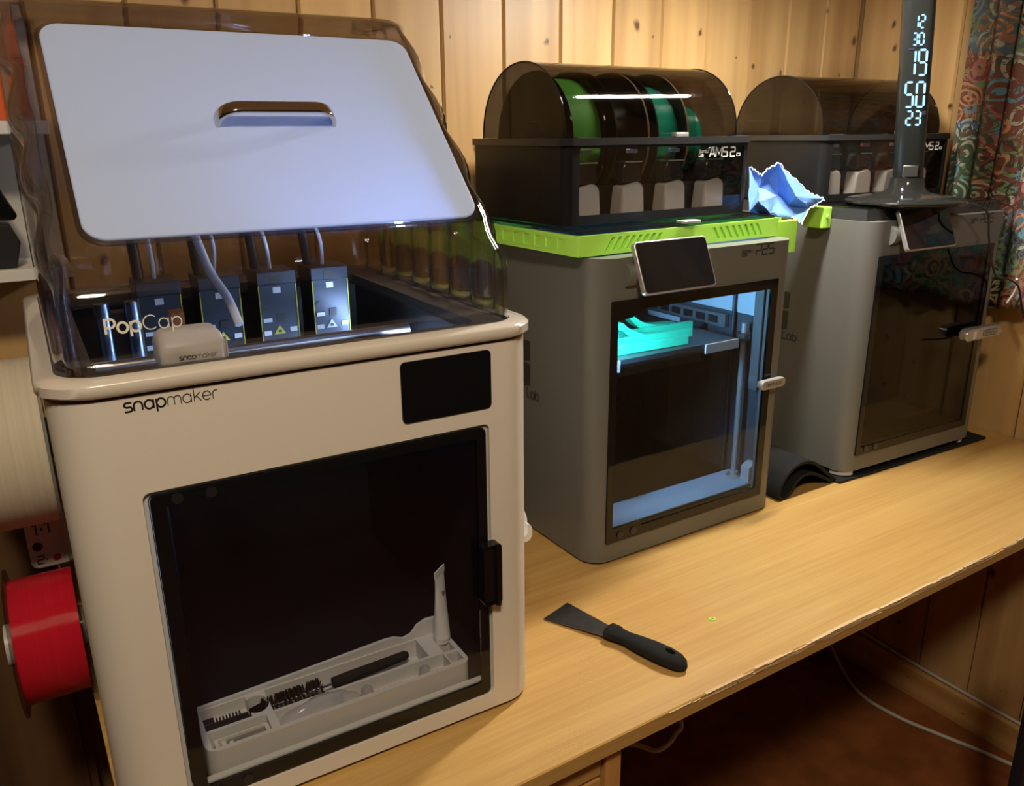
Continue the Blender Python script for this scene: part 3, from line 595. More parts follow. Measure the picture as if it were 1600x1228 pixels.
# dome skin: stacked outlines, fluted side walls, vertical front that breaks into a 45 degree slope
def flute(y): return .0085*(.5-.5*math.cos(2*PI*(y-.0175)/.0515))
def outline(yf, r, ins):
    x0, x1, yb = XL+.0115+ins, SW-.0085-ins, .435-ins; pts = []
    NS = 84; ys = [yf+r+(yb-r-yf-r)*i/NS for i in range(NS+1)]
    for k in range(9): t = -PI/2+PI/2*k/9; pts.append((x1-r+r*math.cos(t), yf+r+r*math.sin(t)))
    for y in ys: pts.append((x1, y))
    for k in range(1, 9): t = PI/2*k/9; pts.append((x1-r+r*math.cos(t), yb-r+r*math.sin(t)))
    for i in range(13): pts.append((x1-r-(x1-x0-2*r)*i/12, yb))
    for k in range(1, 9): t = PI/2+PI/2*k/9; pts.append((x0+r+r*math.cos(t), yb-r+r*math.sin(t)))
    for y in ys[::-1]: pts.append((x0, y))
    for k in range(1, 9): t = PI+PI/2*k/9; pts.append((x0+r+r*math.cos(t), yf+r+r*math.sin(t)))
    for i in range(1, 13): pts.append((x0+r+(x1-x0-2*r)*i/13, yf))
    res = []
    for x, y in pts:
        wgt = min(1, max(0, (abs(x-(SW+XL)/2)-((SW-XL)/2-.008-ins-r))/r)); f = flute(y)*wgt
        res.append((x-f if x > (SW+XL)/2 else x+f, y))
    return res
lev = [(.018, .4373), (.0178, .455), (.0178, .475), (.018, .488), (.0195, .4955), (.0225, .5015)]
nst = 26
for i in range(1, nst+1):
    t = i/nst; lev.append((.0225+.222*t, .5015+.228*t))
lev += [(.2525, .7345), (.262, .7370)]
rings = []
for i, (yf, z) in enumerate(lev):
    ins = 0 if i < len(lev)-2 else (.004 if i == len(lev)-2 else .012)
    rings.append([(x, y, z-zb) for x, y in outline(yf, .026, ins)])
bm = newbm(); loft(bm, rings, caps=False)
top = [bm.verts.new((x, y, .7378-zb)) for x, y in outline(.275, .026, .022)]
bm.verts.ensure_lookup_table(); n = len(top); base = len(bm.verts)-2*n
last = bm.verts[base:base+n]
for i in range(n): bm.faces.new((last[i], last[(i+1) % n], top[(i+1) % n], top[i]))
bm.faces.new(top)
dome_ = obj('dome', bm, M['clear'], DT, smooth=60)
dome_.data.materials.append(M['fluted'])
for p_ in dome_.data.polygons:
    if abs(p_.normal.x) > .3: p_.material_index = 1
solid(dome_, .0028)
# bright folded bead where the front breaks
# white hatch on the slope
sl = Vector((0, .222, .228)).normalized(); nrm = Vector((0, -sl.z, sl.y)); O = Vector((0, .0225, .5015-zb))
def hatch(u, s_, h): return O+Vector((u, 0, 0))+sl*s_+nrm*h
def plate(pts, h0, h1):
    bm = newbm(); lo = [bm.verts.new(hatch(u, v, h0)) for u, v in pts]; hi = [bm.verts.new(hatch(u, v, h1)) for u, v in pts]; n = len(pts)
    bm.faces.new(lo[::-1]); bm.faces.new(hi)
    for i in range(n): bm.faces.new((lo[i], lo[(i+1) % n], hi[(i+1) % n], hi[i]))
    return bm
hp = obj('hatch_panel', plate(rrect(.0585, .4075, .0445, .2880, .018, 8), .0012, .0045), M['panel'], DT, bevel=.0012)
bm = newbm(); o1 = rrect(.0545, .4115, .0405, .2920, .021, 8); i1 = rrect(.0583, .4077, .0443, .2882, .018, 8); n = len(o1)
V = [[bm.verts.new(hatch(u, v, h)) for u, v in pts] for pts, h in ((o1, .0006), (o1, .0026), (i1, .0036), (i1, .0006))]
for k in range(4):
    for i in range(n): bm.faces.new((V[k][i], V[k][(i+1) % n], V[(k+1) % 4][(i+1) % n], V[(k+1) % 4][i]))
obj('hatch_gasket', bm, M['clear'], DT, smooth=50)
# chrome bow handle
pth = []; hl0, hl1, hs = .1855, .2935, .168
for k in range(7): t = PI-PI/2*k/6; pth.append((hl0+.019+.019*math.cos(t), .006+.017*math.sin(t)))
for k in range(7): t = PI/2-PI/2*k/6; pth.append((hl1-.019+.019*math.cos(t), .006+.017*math.sin(t)))
pth = [(hl0, .0046)]+pth+[(hl1, .0046)]
rings = []
for i, (u, h) in enumerate(pth):
    a = Vector(pth[max(i-1, 0)]); b = Vector(pth[min(i+1, len(pth)-1)]); d = (b-a).normalized(); nn = Vector((-d.y, d.x))
    rings.append([hatch(u+nn.x*q, hs+s_, h+nn.y*q) for s_, q in [(y_, x_) for x_, y_ in rrect(-.0024, .0024, -.0065, .0065, .0022, 3)]])
bm = newbm(); loft(bm, rings); obj('handle', bm, M['chrome'], hp, smooth=50)
obj('lettering', text_mesh('PopCap', .0575, lambda i: .23 if i < 3 else .10, (.0602, .0176, .4685-zb), (1, 0, 0), (0, 0, 1), (0, -1, 0), lift=.0006), M['inkwhite'], DT)
for u, s_ in ((.285, .028), (.375, .028)): obj('stud', lt([(.0022, 0), (.0022, .0008), (.0012, .0016)], 12), M['chrome'], DT, loc=hatch(u, s_, .0006), rot=(math.radians(45), 0, 0), smooth=40)
# ------------------------------------------------------------------ spools on the left side
def spool_part(t, x0, x1, rf, rw, fil, fl, cy_=0, hub=.026):
    obj('winding', lt([(hub, x0+.003), (rw, x0+.003), (rw+.001, x0+.006), (rw+.001, x1-.006), (rw, x1-.003), (hub, x1-.003)], 64, 'x'), fil, t, smooth=40)
    for a, b in ((x0, x0+.0028), (x1-.0028, x1)):
        bm = newbm(); n = 56; R = [[(a, hub-.002), (b, hub-.002), (b, rf-.001), ((a+b)/2, rf), (a, rf-.001)]]
        prof = R[0]; rings = [[bm.verts.new((h, r*math.cos(2*PI*i/n), r*math.sin(2*PI*i/n))) for i in range(n)] for h, r in prof]
        for k in range(len(rings)):
            A, B = rings[k], rings[(k+1) % len(rings)]
            for i in range(n): bm.faces.new((A[i], A[(i+1) % n], B[(i+1) % n], B[i]))
        obj('flange', bm, fl, t, smooth=40)
def L2W(x, y, z): return (SX+x*math.cos(SA)-y*math.sin(SA), SY+x*math.sin(SA)+y*math.cos(SA), z)
ws = thing('filament_spool', 'full ivory white filament spool hanging on the cream printer\'s left side', 'filament spool', L2W(-.025, .335, .2935), SA)
spool_part(ws, -.034, .032, .0945, .0915, M['filwhite'], M['ghost'])
rs = thing('filament_spool', 'red filament spool hanging below the ivory one', 'filament spool', L2W(-.025, .300, .0720), SA)
spool_part(rs, -.038, .032, .084, .0695, M['filred'], M['brownclear'])
for nm, q in (('ivory', ws), ('red', rs)):
    bm = newbm(); cyl(bm, (-.046, 0, 0), (.0335, 0, 0), .0235, n=24)
    obj('hub', bm, M['greylight'], q, smooth=40)
st = obj('filament_strand', tb(smooth_path([(.018, .052, .047), (.018, .060, .049), (.017, .069, .0495), (.0165, .0705, .0495)]), .0009, 6), M['filred'], rs)
# ------------------------------------------------------------------ tool tray and tools in the cream printer's chamber
tr = thing('tool_tray', 'light grey 3D printed tool tray behind the cream printer\'s glass door', 'tray', L2W(0, 0, .0288), SA)
z0 = 0.0
body = pr(rrect(.088, .366, .0165, .090, (.010, .006, .006, .014), 6), 0, .034, 'z')
cuts = [bx(.094, .150, .022, .046, .014, .1), bx(.0935, .138, .050, .084, .020, .1), pr([(.146+.012*math.cos(2*PI*i/18), .066+.014*math.sin(2*PI*i/18)) for i in range(18)], .016, .1), bx(.158, .330, .048, .084, .012, .1), bx(.158, .345, .022, .044, .018, .1), bx(.347, .361, .024, .040, .015, .1), bx(.347, .361, .045, .06, .015, .1)]
obj('tray_body', cut(body, *cuts), M['tray'], tr, smooth=35)
bk = [(.088, .034), (.366, .034), (.366, .047), (.362, .053), (.345, .054), (.334, .050), (.326, .041), (.316, .039), (.306, .0435), (.296, .0445), (.20, .040), (.12, .037), (.088, .036)]
obj('tray_back_wall', pr(bk, .0858, .0898, 'y'), M['tray'], tr, smooth=35)
for a in range(3): obj('tray_step', rg(rrect(.098+.007*a, .150, .0245+.004*a, .044, .002, 2), rrect(.1015+.007*a, .1465, .0275+.004*a, .0425, .0015, 2), .0142, .026-.003*a), M['tray'], tr)
cb = thing('cleaning_comb', 'small black comb brush at the left end of the grey tool tray', 'brush', L2W(.092, .062, .0503), SA)
obj('back', bx(.0005, .0445, -.007, .004, 0, .008), M['black'], cb, bevel=.0008)
for i in range(8): obj('tooth', bx(.0145+i*.0032, .0160+i*.0032, .004, .0125, .001, .006), M['black'], cb)
obj('end_block', bx(.0005, .0125, .004, .013, 0, .008), M['black'], cb, bevel=.0006)
obj('grip', cut(pr([(.0455, -.004), (.058, -.009), (.068, -.006), (.069, .006), (.060, .010), (.0455, .006)], 0, .009), bx(.05, .06, -.001, .002, .006, .02)), M['blackgloss'], cb, bevel=.001)
wbq = thing('bottle_brush', 'black twisted bristle brush lying in the grey tool tray', 'brush', L2W(.150, .066, .0535), SA+.05)
bm = newbm(); seg = 230; rd = random.Random(5)
for i in range(11):
    xx = .002+i*.0056
    for k in range(30):
        a = 2*PI*k/30+i; x2 = xx+.0056*k/30
        cyl(bm, (x2, 0, 0), (x2+rd.uniform(-.001, .001), .0112*math.cos(a), .0112*math.sin(a)), .0008, .0007, 4)
o_ = obj('bristles', bm, M['black'], wbq); o_['kind'] = 'stuff'
obj('twisted_wire', cy((0, 0, 0), (.078, 0, 0), .0016), M['chrome'], wbq, smooth=40)
bm = newbm(); cyl(bm, (.077, 0, 0), (.092, 0, 0), .0062, .0066); cyl(bm, (.0921, 0, 0), (.162, 0, .001), .0066, .0052); cyl(bm, (.1621, 0, .001), (.166, 0, .001), .0052, .003)
obj('handle', bm, M['blackmatte'], wbq, smooth=40)
gt = thing('grease_tube', 'white squeeze tube standing upright at the tray\'s right corner', 'tube', L2W(.3550, .0660, .0630), SA-.25)
bm = newbm(); rings = []
for t_ in range(11):
    t = t_/10; h = .006+t*.078; rx = .0095+.0015*t; ry = .0095*(1-t)**.8+.0004
    rx *= (1-.62*max(0, (t-.55)/.45)**1.3) if False else 1
    rings.append([(rx*math.cos(2*PI*i/20)-.010*max(0, t-.4)**1.5*0+.0, ry*math.sin(2*PI*i/20), h) for i in range(20)])
loft(bm, rings); obj('tube_body', bm, M['tubewhite'], gt, smooth=60, rot=(0, 0, .9))
obj('crimped_end', bx(-.0112, .0112, -.0006, .0006, .084, .0925), M['tubewhite'], gt, rot=(0, 0, .9))
obj('cap', lt([(.0085, 0), (.0088, .001), (.0088, .0055), (.006, .0058)], 20), M['tubewhite'], gt, smooth=40)
bm = newbm()
for k in range(9): box(bm, -.004+k*.0009, -.0035+k*.0009, -.0044, -.0042, .052+k*.0012, .066)
obj('printed_lines', bm, M['inkgrey'], gt, rot=(0, 0, .2))
bg = thing('parts_bag', 'clear plastic bag of small parts in front of the bristle brush', 'plastic bag', L2W(.160, .036, .0470), SA)
bm = newbm(); N_ = 14; G = []
for i in range(N_+1):
    row = []
    for j in range(9):
        u, v = i/N_, j/8; hgt = .019*math.sin(PI*u)**.5*math.sin(PI*v)**.6+.004*noise.noise(Vector((u*5, v*4, 1)))+.001
        row.append(bm.verts.new((u*.088, -.012+v*.028+.003*u, max(.0005, hgt))))
    G.append(row)
for i in range(N_):
    for j in range(8): bm.faces.new((G[i][j], G[i+1][j], G[i+1][j+1], G[i][j+1]))
obj('film', bm, M['bag'], bg, smooth=180)
obj('part_inside', lt([(.0, 0), (.0055, .001), (.0062, .010), (.0045, .016), (.0, .016)], 14), M['ghost'], bg, loc=(.062, .002, .001), smooth=40)
for lx, lb in ((.252, 'frosted plastic nozzle cap in the middle of the grey tool tray'), (.318, 'frosted plastic nozzle cap near the right end of the grey tool tray')):
    c_ = thing('nozzle_cap', lb, 'plastic cap', L2W(lx, .034, .0470), SA, 'frosted caps in the tool tray')
    obj('cap', lt([(.0, 0), (.0065, .0), (.0072, .004), (.006, .013), (.003, .016), (.0, .016)], 16), M['ghost'], c_, smooth=40)
    obj('stem', bx(.004, .04 if lx < .3 else .022, -.003, .003, .001, .005), M['ghost'], c_, bevel=.001)
# ================================================================== GREY PRINTERS
PWD, PDP, PHT = .392, .406, .454
def make_grey(label, loc, rz, lit):
    P = thing('enclosed_printer', label, '3D printer', loc, rz, 'grey enclosed printers')
    # shell with a raised rear lower edge
    shell = pr(rrect(0, PWD, 0, PDP, .032, 8), .004, PHT, 'z')
    rear = pr([(.275, -.01), (.5, -.01), (.5, .034), (.305, .034)], -.1, .6, 'x')
    me = cut(shell, rear, bx(.028, PWD-.028, .014, PDP-.03, .044, .425), pr(rrect(.031, .347, .040, .391, .003, 3), -.02, .05, 'y'), bx(.03, PWD-.03, .03, PDP-.03, .40, .6))
    obj('shell', me, M['grey'], P, smooth=35)
    obj('base', pr(rrect(.008, PWD-.008, .008, .27, .028, 6), .0006, .0039), M['black'], P)
    # chamber
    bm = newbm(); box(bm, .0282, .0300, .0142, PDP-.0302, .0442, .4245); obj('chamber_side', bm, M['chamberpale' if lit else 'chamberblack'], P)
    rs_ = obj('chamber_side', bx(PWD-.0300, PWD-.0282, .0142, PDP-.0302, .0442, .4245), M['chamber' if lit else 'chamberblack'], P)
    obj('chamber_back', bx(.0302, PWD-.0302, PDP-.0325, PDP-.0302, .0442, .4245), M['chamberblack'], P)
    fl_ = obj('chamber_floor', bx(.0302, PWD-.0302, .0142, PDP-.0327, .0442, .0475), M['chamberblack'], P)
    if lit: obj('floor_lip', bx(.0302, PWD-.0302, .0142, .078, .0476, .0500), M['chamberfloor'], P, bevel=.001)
    if lit:
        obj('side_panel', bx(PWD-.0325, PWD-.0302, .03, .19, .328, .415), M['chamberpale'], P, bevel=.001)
        vr = obj('vent_rail', bx(PWD-.042, PWD-.0328, .10, .33, .300, .322), M['midgrey'], P, bevel=.001)
        for k in range(7): obj('vent_slot', bx(PWD-.0428, PWD-.0422, .115+k*.03, .137+k*.03, .305, .317), M['black'], vr)
        obj('side_post', bx(PWD-.046, PWD-.0328, .018, .036, .21, .415), M['midgrey'], P, bevel=.001)
        obj('label_strip', bx(PWD-.0335, PWD-.0327, .215, .30, .287, .296), M['sticker'], P)
        bed = obj('bed', bx(.050, .312, .045, .30, .284, .290), M['midgrey'], P)
        obj('bed_plate', pr(rrect(.046, .316, .040, .306, .004, 3), .2905, .2985), M['bed'], bed)
        obj('bed_tab', bx(.245, .318, .0365, .0398, .283, .2985), M['greylight'], bed, bevel=.001)
        obj('bed_tab', bx(.046, .075, .0365, .0398, .281, .2985), M['greylight'], bed, bevel=.001)
        obj('bed_carrier', bx(.10, .27, .07, .29, .262, .2835), M['darkgrey'], bed)
        sw = obj('lead_screw', cy((.343, .050, .050), (.343, .050, .318), .0048), M['silver'], P, smooth=40)
        obj('screw_base', lt([(.014, .0478), (.014, .051), (.008, .052), (.008, .058), (.0, .058)], 20), M['silver'], sw, loc=(.343, .050, .0022), smooth=40)
        obj('guide_rod', cy((.354, .085, .050), (.354, .085, .40), .003), M['darkgrey'], P, smooth=40)
        obj('screw_nut', cy((.343, .05, .290), (.343, .05, .302), .012), M['darkgrey'], sw)
        obj('corner_bracket', pr([(.3425, .0502), (.3615, .0502), (.3615, .082), (.356, .082), (.3425, .076)], .016, .034, 'y'), M['greylight'], P)
        obj('tool_carriage', bx(.050, .078, .16, .20, .318, .36), M['tubewhite'], P, bevel=.003)
        obj('left_light', bx(.0325, .0352, .018, .028, .330, .405), M['ledcool'], P)
    else:
        obj('bed', bx(.05, .312, .045, .30, .06, .066), M['black'], P)
    # door
    door = obj('door', rg(rrect(.0252, .353, .0338, .3967, .002, 2), rrect(.0365, .3382, .0485, .3815, .0015, 2), -.0022, .0018, 'y'), M['blackgloss'], P)
    obj('glass_pane', bx(.0366, .3381, -.0012, .0008, .0486, .3814), M['doorglass' if lit else 'doordark'], door)
    for x, z in ((.0510, .0440), (.0765, .0440)):
        obj('hinge_screw', lt([(.0, 0), (.0055, 0), (.0058, .0015), (.004, .0022), (.0, .0022)], 18), M['darkgrey'], door, loc=(x, -.0023, z), rot=(PI/2, 0, 0), smooth=40)
    if lit: obj('hinge_plate', pr([(.0366, .0486), (.0935, .0486), (.083, .0585), (.0366, .0565)], -.0020, -.0013, 'y'), M['blackgloss'], door)
    if lit: obj('hinge_plate', pr([(.0366, .3814), (.0366, .3690), (.062, .3715), (.074, .3760), (.082, .3814)], -.0020, -.0013, 'y'), M['blackgloss'], door)
    if lit:
        h = obj('handle', pr(rrect(.3185, .3735, .2235, .2390, .0075, 6), -.0165, -.0075, 'y'), M['silver'], door, bevel=.0015)
        obj('handle_stem', bx(.3225, .3400, -.0075, -.0024, .2265, .2360), M['silver'], h)
        obj('handle_lettering', text_mesh('BambuLab', .036, .2, (.328, -.0165, .2292), (1, 0, 0), (0, 0, 1), (0, -1, 0)), M['inkgrey'], h)
    else:
        h = obj('handle', pr(rrect(.2660, .3780, .2210, .2435, .011, 8), -.0300, -.0120, 'y'), M['silver'], door, bevel=.003)
        obj('handle_stem', bx(.300, .336, -.0120, -.0024, .226, .239), M['silver'], h)
        obj('handle_inset', rg(rrect(.315, .360, .2265, .2385, .0055, 5), rrect(.3165, .3585, .2280, .2370, .0045, 5), -.0306, -.0298, 'y'), M['midgrey'], h)
        obj('handle_lettering', text_mesh('BambuLab', .032, .2, (.322, -.0300, .2305), (1, 0, 0), (0, 0, 1), (0, -1, 0)), M['inkgrey'], h)
        obj('handle_sticker', bx(.285, .295, -.0304, -.0301, .2255, .2395), M['sticker'], h)
    # tilting screen
    sg = obj('display', pr(rrect(-.066, .066, -.0365, .0365, .006, 5), -.0045, .0035, 'y'), M['silver'], P, loc=(.1235, -.0125, .4385), rot=(-math.radians(23), 0, 0), bevel=.001)
    obj('display_glass', pr(rrect(-.0640, .0640, -.0345, .0345, .005, 5), -.0052, -.0046, 'y'), M['blackgloss'], sg)
    obj('display_hinge', cy((.0470, .004, .430), (.0600, .004, .430), .0165, n=24), M['grey'], P, smooth=40)
    # lettering
    mk = lambda t, w_, x, z, wt, mt: obj('logo_lettering', text_mesh(t, w_, wt, (x, 0, z), (1, 0, 0), (0, 0, 1), (0, -1, 0)), mt, P)
    mk('Bambu', .023, .2690, .4415, .26, M['inkgrey']); mk('Lab', .0125, .2690, .4368, .26, M['inkgrey']); mk('Q2S', .041, .2985, .4365, .24, M['inkgrey'])
    U, V_, N_ = (0, -1, 0), (0, 0, 1), (-1, 0, 0)
    obj('logo_lettering', text_mesh('Bambu Lab', .112, .24, (0, .246, .2230), U, V_, N_), M['inkgrey'], P)
    for (y0, y1, z0, z1, sk) in ((.160, .186, .283, .313, .006), (.160, .186, .243, .277, .006), (.190, .216, .275, .313, -.006), (.190, .216, .243, .267, -.006)):
        bm = newbm(); bm.faces.new([bm.verts.new((-.0004, a, b)) for a, b in ((y0, z0), (y1, z0-sk), (y1, z1), (y0, z1))]); obj('logo_mark', bm, M['inkgrey'], P)
    return P
G1 = make_grey('grey enclosed 3D printer with lit blue chamber in the middle of the desk', (0, 0, 0.0), 0, True)
X3, Y3, A3, Z3 = .5757, -.0007, -.0443, .0128
G3 = make_grey('grey enclosed 3D printer with dark chamber beside the right wall', (X3, Y3, Z3-.0), A3, False)
for x, y in ((.006, .006), (PWD-.036, .006)):
    ft = obj('corner_bumper', pr([(x+a, y+b) for a, b in (rrect(0, .03, 0, .03, (.002, .002, .002, .028) if x < .1 else (.028, .002, .002, .002), 6))], -.0072, .0036), M['tubewhite'], G3, smooth=40)
def W3(x, y, z): return (X3+x*math.cos(A3)-y*math.sin(A3), Y3+x*math.sin(A3)+y*math.cos(A3), z)
# green prints on the bed
def arch(pts, wd, x, y, rz, lbl):
    p_ = thing('printed_bracket', lbl, '3D print', (x, y, .2988), rz, 'green prints on the printer bed')
    bm = newbm(); up_ = smooth_path([(a, 0, b) for a, b in pts], 5); th = .012
    prof = [(q.x, q.z) for q in up_]; lo = [(q.x, max(0.0, q.z-th)) for q in up_][::-1]
    prism(bm, prof+lo, -wd/2, wd/2, 'y'); obj('curved_arm', bm, M['printgreen'], p_, smooth=40)
    obj('foot', bx(-.002, .155, -wd/2-.006, -wd/2-.0005, .0, .014), M['printgreen'], p_, bevel=.001)
    return p_
cv = [(0, .062), (.018, .060), (.03, .045), (.055, .026), (.09, .016), (.15, .0125)]
arch([(a*.85, b) for a, b in cv], .020, .150, .150, -.05, 'bright green curved print at the back of the lit bed')
arch([(a, b*.62) for a, b in cv], .020, .112, .112, -.05, 'bright green curved print in the middle of the lit bed')
arch([(a*.8, b*.45) for a, b in cv], .018, .070, .076, -.05, 'bright green curved print at the front of the lit bed')
# ------------------------------------------------------------------ green riser frame with glass lid on the lit printer
GZ0, GZ1, GA = .4560, .4835, .030
GW, GD = .402, .36
gr = thing('riser_frame', 'lime green slotted riser frame on top of the lit printer', 'riser frame', (-.0135, .0245, GZ0), GA)
gh = GZ1-GZ0
slots = []
def slot(x, lean): return pr([(x, .005), (x+.0065, .005), (x+.0065+lean, gh-.005), (x+lean, gh-.005)], -.01, .0042, 'y')
for k in range(8): slots.append(slot(.046+k*.0125, .012)); slots.append(slot(.264+k*.0135, -.012))
def joinbm(bs):
    o_ = newbm()
    for b in bs:
        me = bpy.data.meshes.new('j'); b.to_mesh(me); o_.from_mesh(me); b.free(); bpy.data.meshes.remove(me)
    return o_
ribs = [bx(-.01, .0012, .030+k*.027, .046+k*.027, .007, gh-.006) for k in range(11)]
me = cut(pr(rrect(0, GW, 0, GD, .002, 2), 0, gh), bx(.006, GW-.006, .006, GD-.006, -.01, .1), joinbm(slots), joinbm(ribs))
obj('frame', me, M['green'], gr, smooth=35)
obj('slot_backing', bx(.0062, GW-.0062, .0062, .0072, .002, gh-.002), M['green'], gr)
gl = thing('glass_lid', 'dark glass lid lying on the green riser frame', 'glass lid', (-.0135, .0245, GZ1), GA)
obj('pane', pr(rrect(.004, GW-.004, .003, GD-.003, .006, 3), .0003, .0045), M['lidglass'], gl)
obj('border', rg(rrect(.003, GW-.003, .002, GD-.002, .006, 3), rrect(.020, GW-.020, .022, GD-.02, .006, 3), .0046, .0052), M['blackgloss'], gl)
kb = obj('pull_tab', pr(rrect(.183, .220, -.010, .010, .006, 5), .0053, .0090), M['silver'], gl, bevel=.001)
# green block hung on the riser's right side
gb = thing('hook_block', 'green plastic block hanging on the right side of the lit printer', 'plastic block', (.403, .105, .4235))
obj('block', pr(rrect(-.001, .047, -.055, -.030, .002, 2), 0, .052), M['olive'], gb, bevel=.001)
obj('hook', bx(-.0005, .012, -.050, -.034, .0521, .0575), M['olive'], gb)
# green box clip on the dark printer's left side
gc = thing('box_clip', 'bright lime green box clipped to the top left of the dark printer', 'plastic clip', W3(-.001, .1035, .4515), A3)
obj('box', pr(rrect(-.026, -.0005, -.021, .021, .004, 4), 0, .036), M['green'], gc, bevel=.002)
obj('button', cy((-.013, -.0212, .020), (-.013, -.0235, .020), .004, .003), M['green'], gc, smooth=40)
obj('panel', bx(-.0268, -.0261, -.006, .010, .014, .026), M['green'], gc)
# ------------------------------------------------------------------ black riser on the dark printer
br = thing('riser_frame', 'black slotted riser frame on top of the dark printer', 'riser frame', W3(.006, .018, PHT+Z3+.0004), A3)
sl3 = [pr([(.285+k*.009, .006), (.289+k*.009, .006), (.294+k*.009, .016), (.290+k*.009, .016)], -.01, .003, 'y') for k in range(8)]
obj('frame', cut(pr(rrect(0, .38, 0, .36, .003, 2), 0, .0190), bx(.006, .374, .006, .354, -.01, .1), joinbm(sl3)), M['darkgrey'], br, smooth=35)
obj('top_plate', pr(rrect(.001, .379, .001, .359, .003, 2), .0191, .0215), M['blackgloss'], br)
# ------------------------------------------------------------------ filament feeder boxes
AW, AD = .362, .250
def make_feeder(label, loc, rz):
    A = thing('filament_dryer_box', label, 'filament box', loc, rz, 'smoked filament boxes on the grey printers')
    o1 = rrect(0, AW, 0, AD, .014, 6)
    me = cut(pr(o1, .0006, .1075, 'z'), pr(rrect(.004, AW-.004, .004, AD-.004, .010, 4), .006, .2), pr(rrect(.024, AW-.016, .014, .104, .003, 2), -.02, .02, 'y'))
    obj('tub', me, mat('smoked_black_tub', (.012, .012, .012), .22, spec=.22) if 'smoked_black_tub' not in bpy.data.materials else bpy.data.materials['smoked_black_tub'], A, smooth=35)
    obj('front_window', bx(.0242, AW-.0162, .0012, .0030, .0142, .1038), M['smokewin'], A)
    obj('rim', rg(rrect(-.003, AW+.003, -.003, AD+.003, .015, 6), rrect(.010, AW-.010, .012, AD-.010, .008, 6), .1077, .1175), M['rimgloss'], A, smooth=35)
    obj('inner_deck', bx(.005, AW-.005, .046, .050, .007, .05), M['black'], A)
    # dome: half barrel
    bm = newbm(); n = 30; prof = []
    yc, ry, rz_ = .124, .1075, .104
    for i in range(n+1):
        t = PI*i/n; prof.append((yc-ry*math.cos(t), .1178+rz_*math.sin(t)**.92 if 0 < i < n else .1178))
    x0, x1 = .012, AW-.018
    L_ = [bm.verts.new((x0, y, z)) for y, z in prof]; R_ = [bm.verts.new((x1, y, z)) for y, z in prof]
    for i in range(n): bm.faces.new((L_[i], L_[i+1], R_[i+1], R_[i]))
    bm.faces.new(L_); bm.faces.new(R_[::-1])
    dm = obj('dome', bm, M['smoke'], A, smooth=40)
    bm = newbm(); tube(bm, [(x0, y, z) for y, z in prof], .0011, 6); obj('edge_bead', bm, M['blackgloss'], dm, smooth=60)
    bm = newbm(); tube(bm, [(x1, y, z) for y, z in prof], .0011, 6); obj('edge_bead', bm, M['blackgloss'], dm, smooth=60)
    obj('latch', pr(rrect(.198, .226, -.0015, .010, .004, 4), .1177, .1235), M['silver'], A, bevel=.001)
    obj('hinge_pad', bx(.020, .050, .0, .009, .1176, .1186), M['darkgrey'], A); obj('hinge_pad', bx(.325, .350, .0, .009, .1176, .1186), M['darkgrey'], A)
    for k in range(4):
        xk = .027+k*.0830
        bm = newbm(); pf = [(xk, .0085), (xk+.047, .0085), (xk+.0445, .047), (xk+.040, .053), (xk+.031, .056), (xk+.005, .050)]
        prism(bm, pf, .014, .040, 'y'); fd = obj('feeder', bm, M['cup'], A, bevel=.003)
        obj('feeder_head', pr([(xk+.003, .0555), (xk+.039, .0555), (xk+.041, .064), (xk+.038, .083), (xk+.008, .086), (xk+.002, .075)], .013, .042, 'y'), M['rimgloss'], fd, bevel=.004)
        obj('feeder_trim', bx(xk+.006, xk+.038, .0118, .0128, .083, .0848), M['greylight'], fd)
        obj('feeder_clip', pr(rrect(xk+.012, xk+.028, .096, .1015, .002, 2), .012, .020, 'y'), M['sticker'], fd)
    mk = lambda t, w_, x, z, wt: obj('logo_lettering', text_mesh(t, w_, wt, (x, .0012, z), (1, 0, 0), (0, 0, 1), (0, -1, 0)), M['inkwhite'], A)
    mk('Bambu', .020, .2495, .0940, .24); mk('Lab', .0105, .2495, .0885, .24); mk('AMS', .0395, .2720, .0880, .24); mk('2', .0115, .3165, .0880, .26)
    bm = newbm(); ring(bm, rrect(.3305, .3385, .0880, .0925, .0005, 2), rrect(.3313, .3377, .0888, .0917, .0003, 2), .0006, .0011, 'y'); obj('logo_badge', bm, M['inkwhite'], A)
    return A
A1 = make_feeder('smoked domed filament box holding green spools on the lit printer', (.006, .082, .4892), .012)
A3o = make_feeder('empty smoked domed filament box on the dark printer behind the lamp', W3(.024, .137, PHT+Z3+.0221), A3)
def sp(lbl, x0, fil, fl, rw=.078, rf=.0975):
    t = thing('filament_spool', lbl, 'filament spool', (.006+x0, .082+.124, .4892+.1135), .012, 'spools in the filament box')
    spool_part(t, 0, .062, rf, rw, fil, fl, hub=.03)
    obj('hub', cy((-.0006, 0, 0), (.0626, 0, 0), .0276, n=28), M['black'], t, smooth=40); return t
sp('bright green filament on a black spool at the left in the smoked box', .030, M['filgreen'], M['blackgloss'], .086)
sp('black filament spool with brown edges, second from left in the smoked box', .108, M['filblack'], M['black'], .070)
sp('teal green filament on a dark spool, third from left in the smoked box', .186, M['filteal'], M['black'], .078)
sp('nearly empty spool with clear flanges, rightmost in the smoked box', .262, M['filteal'], M['brownclear'], .052)
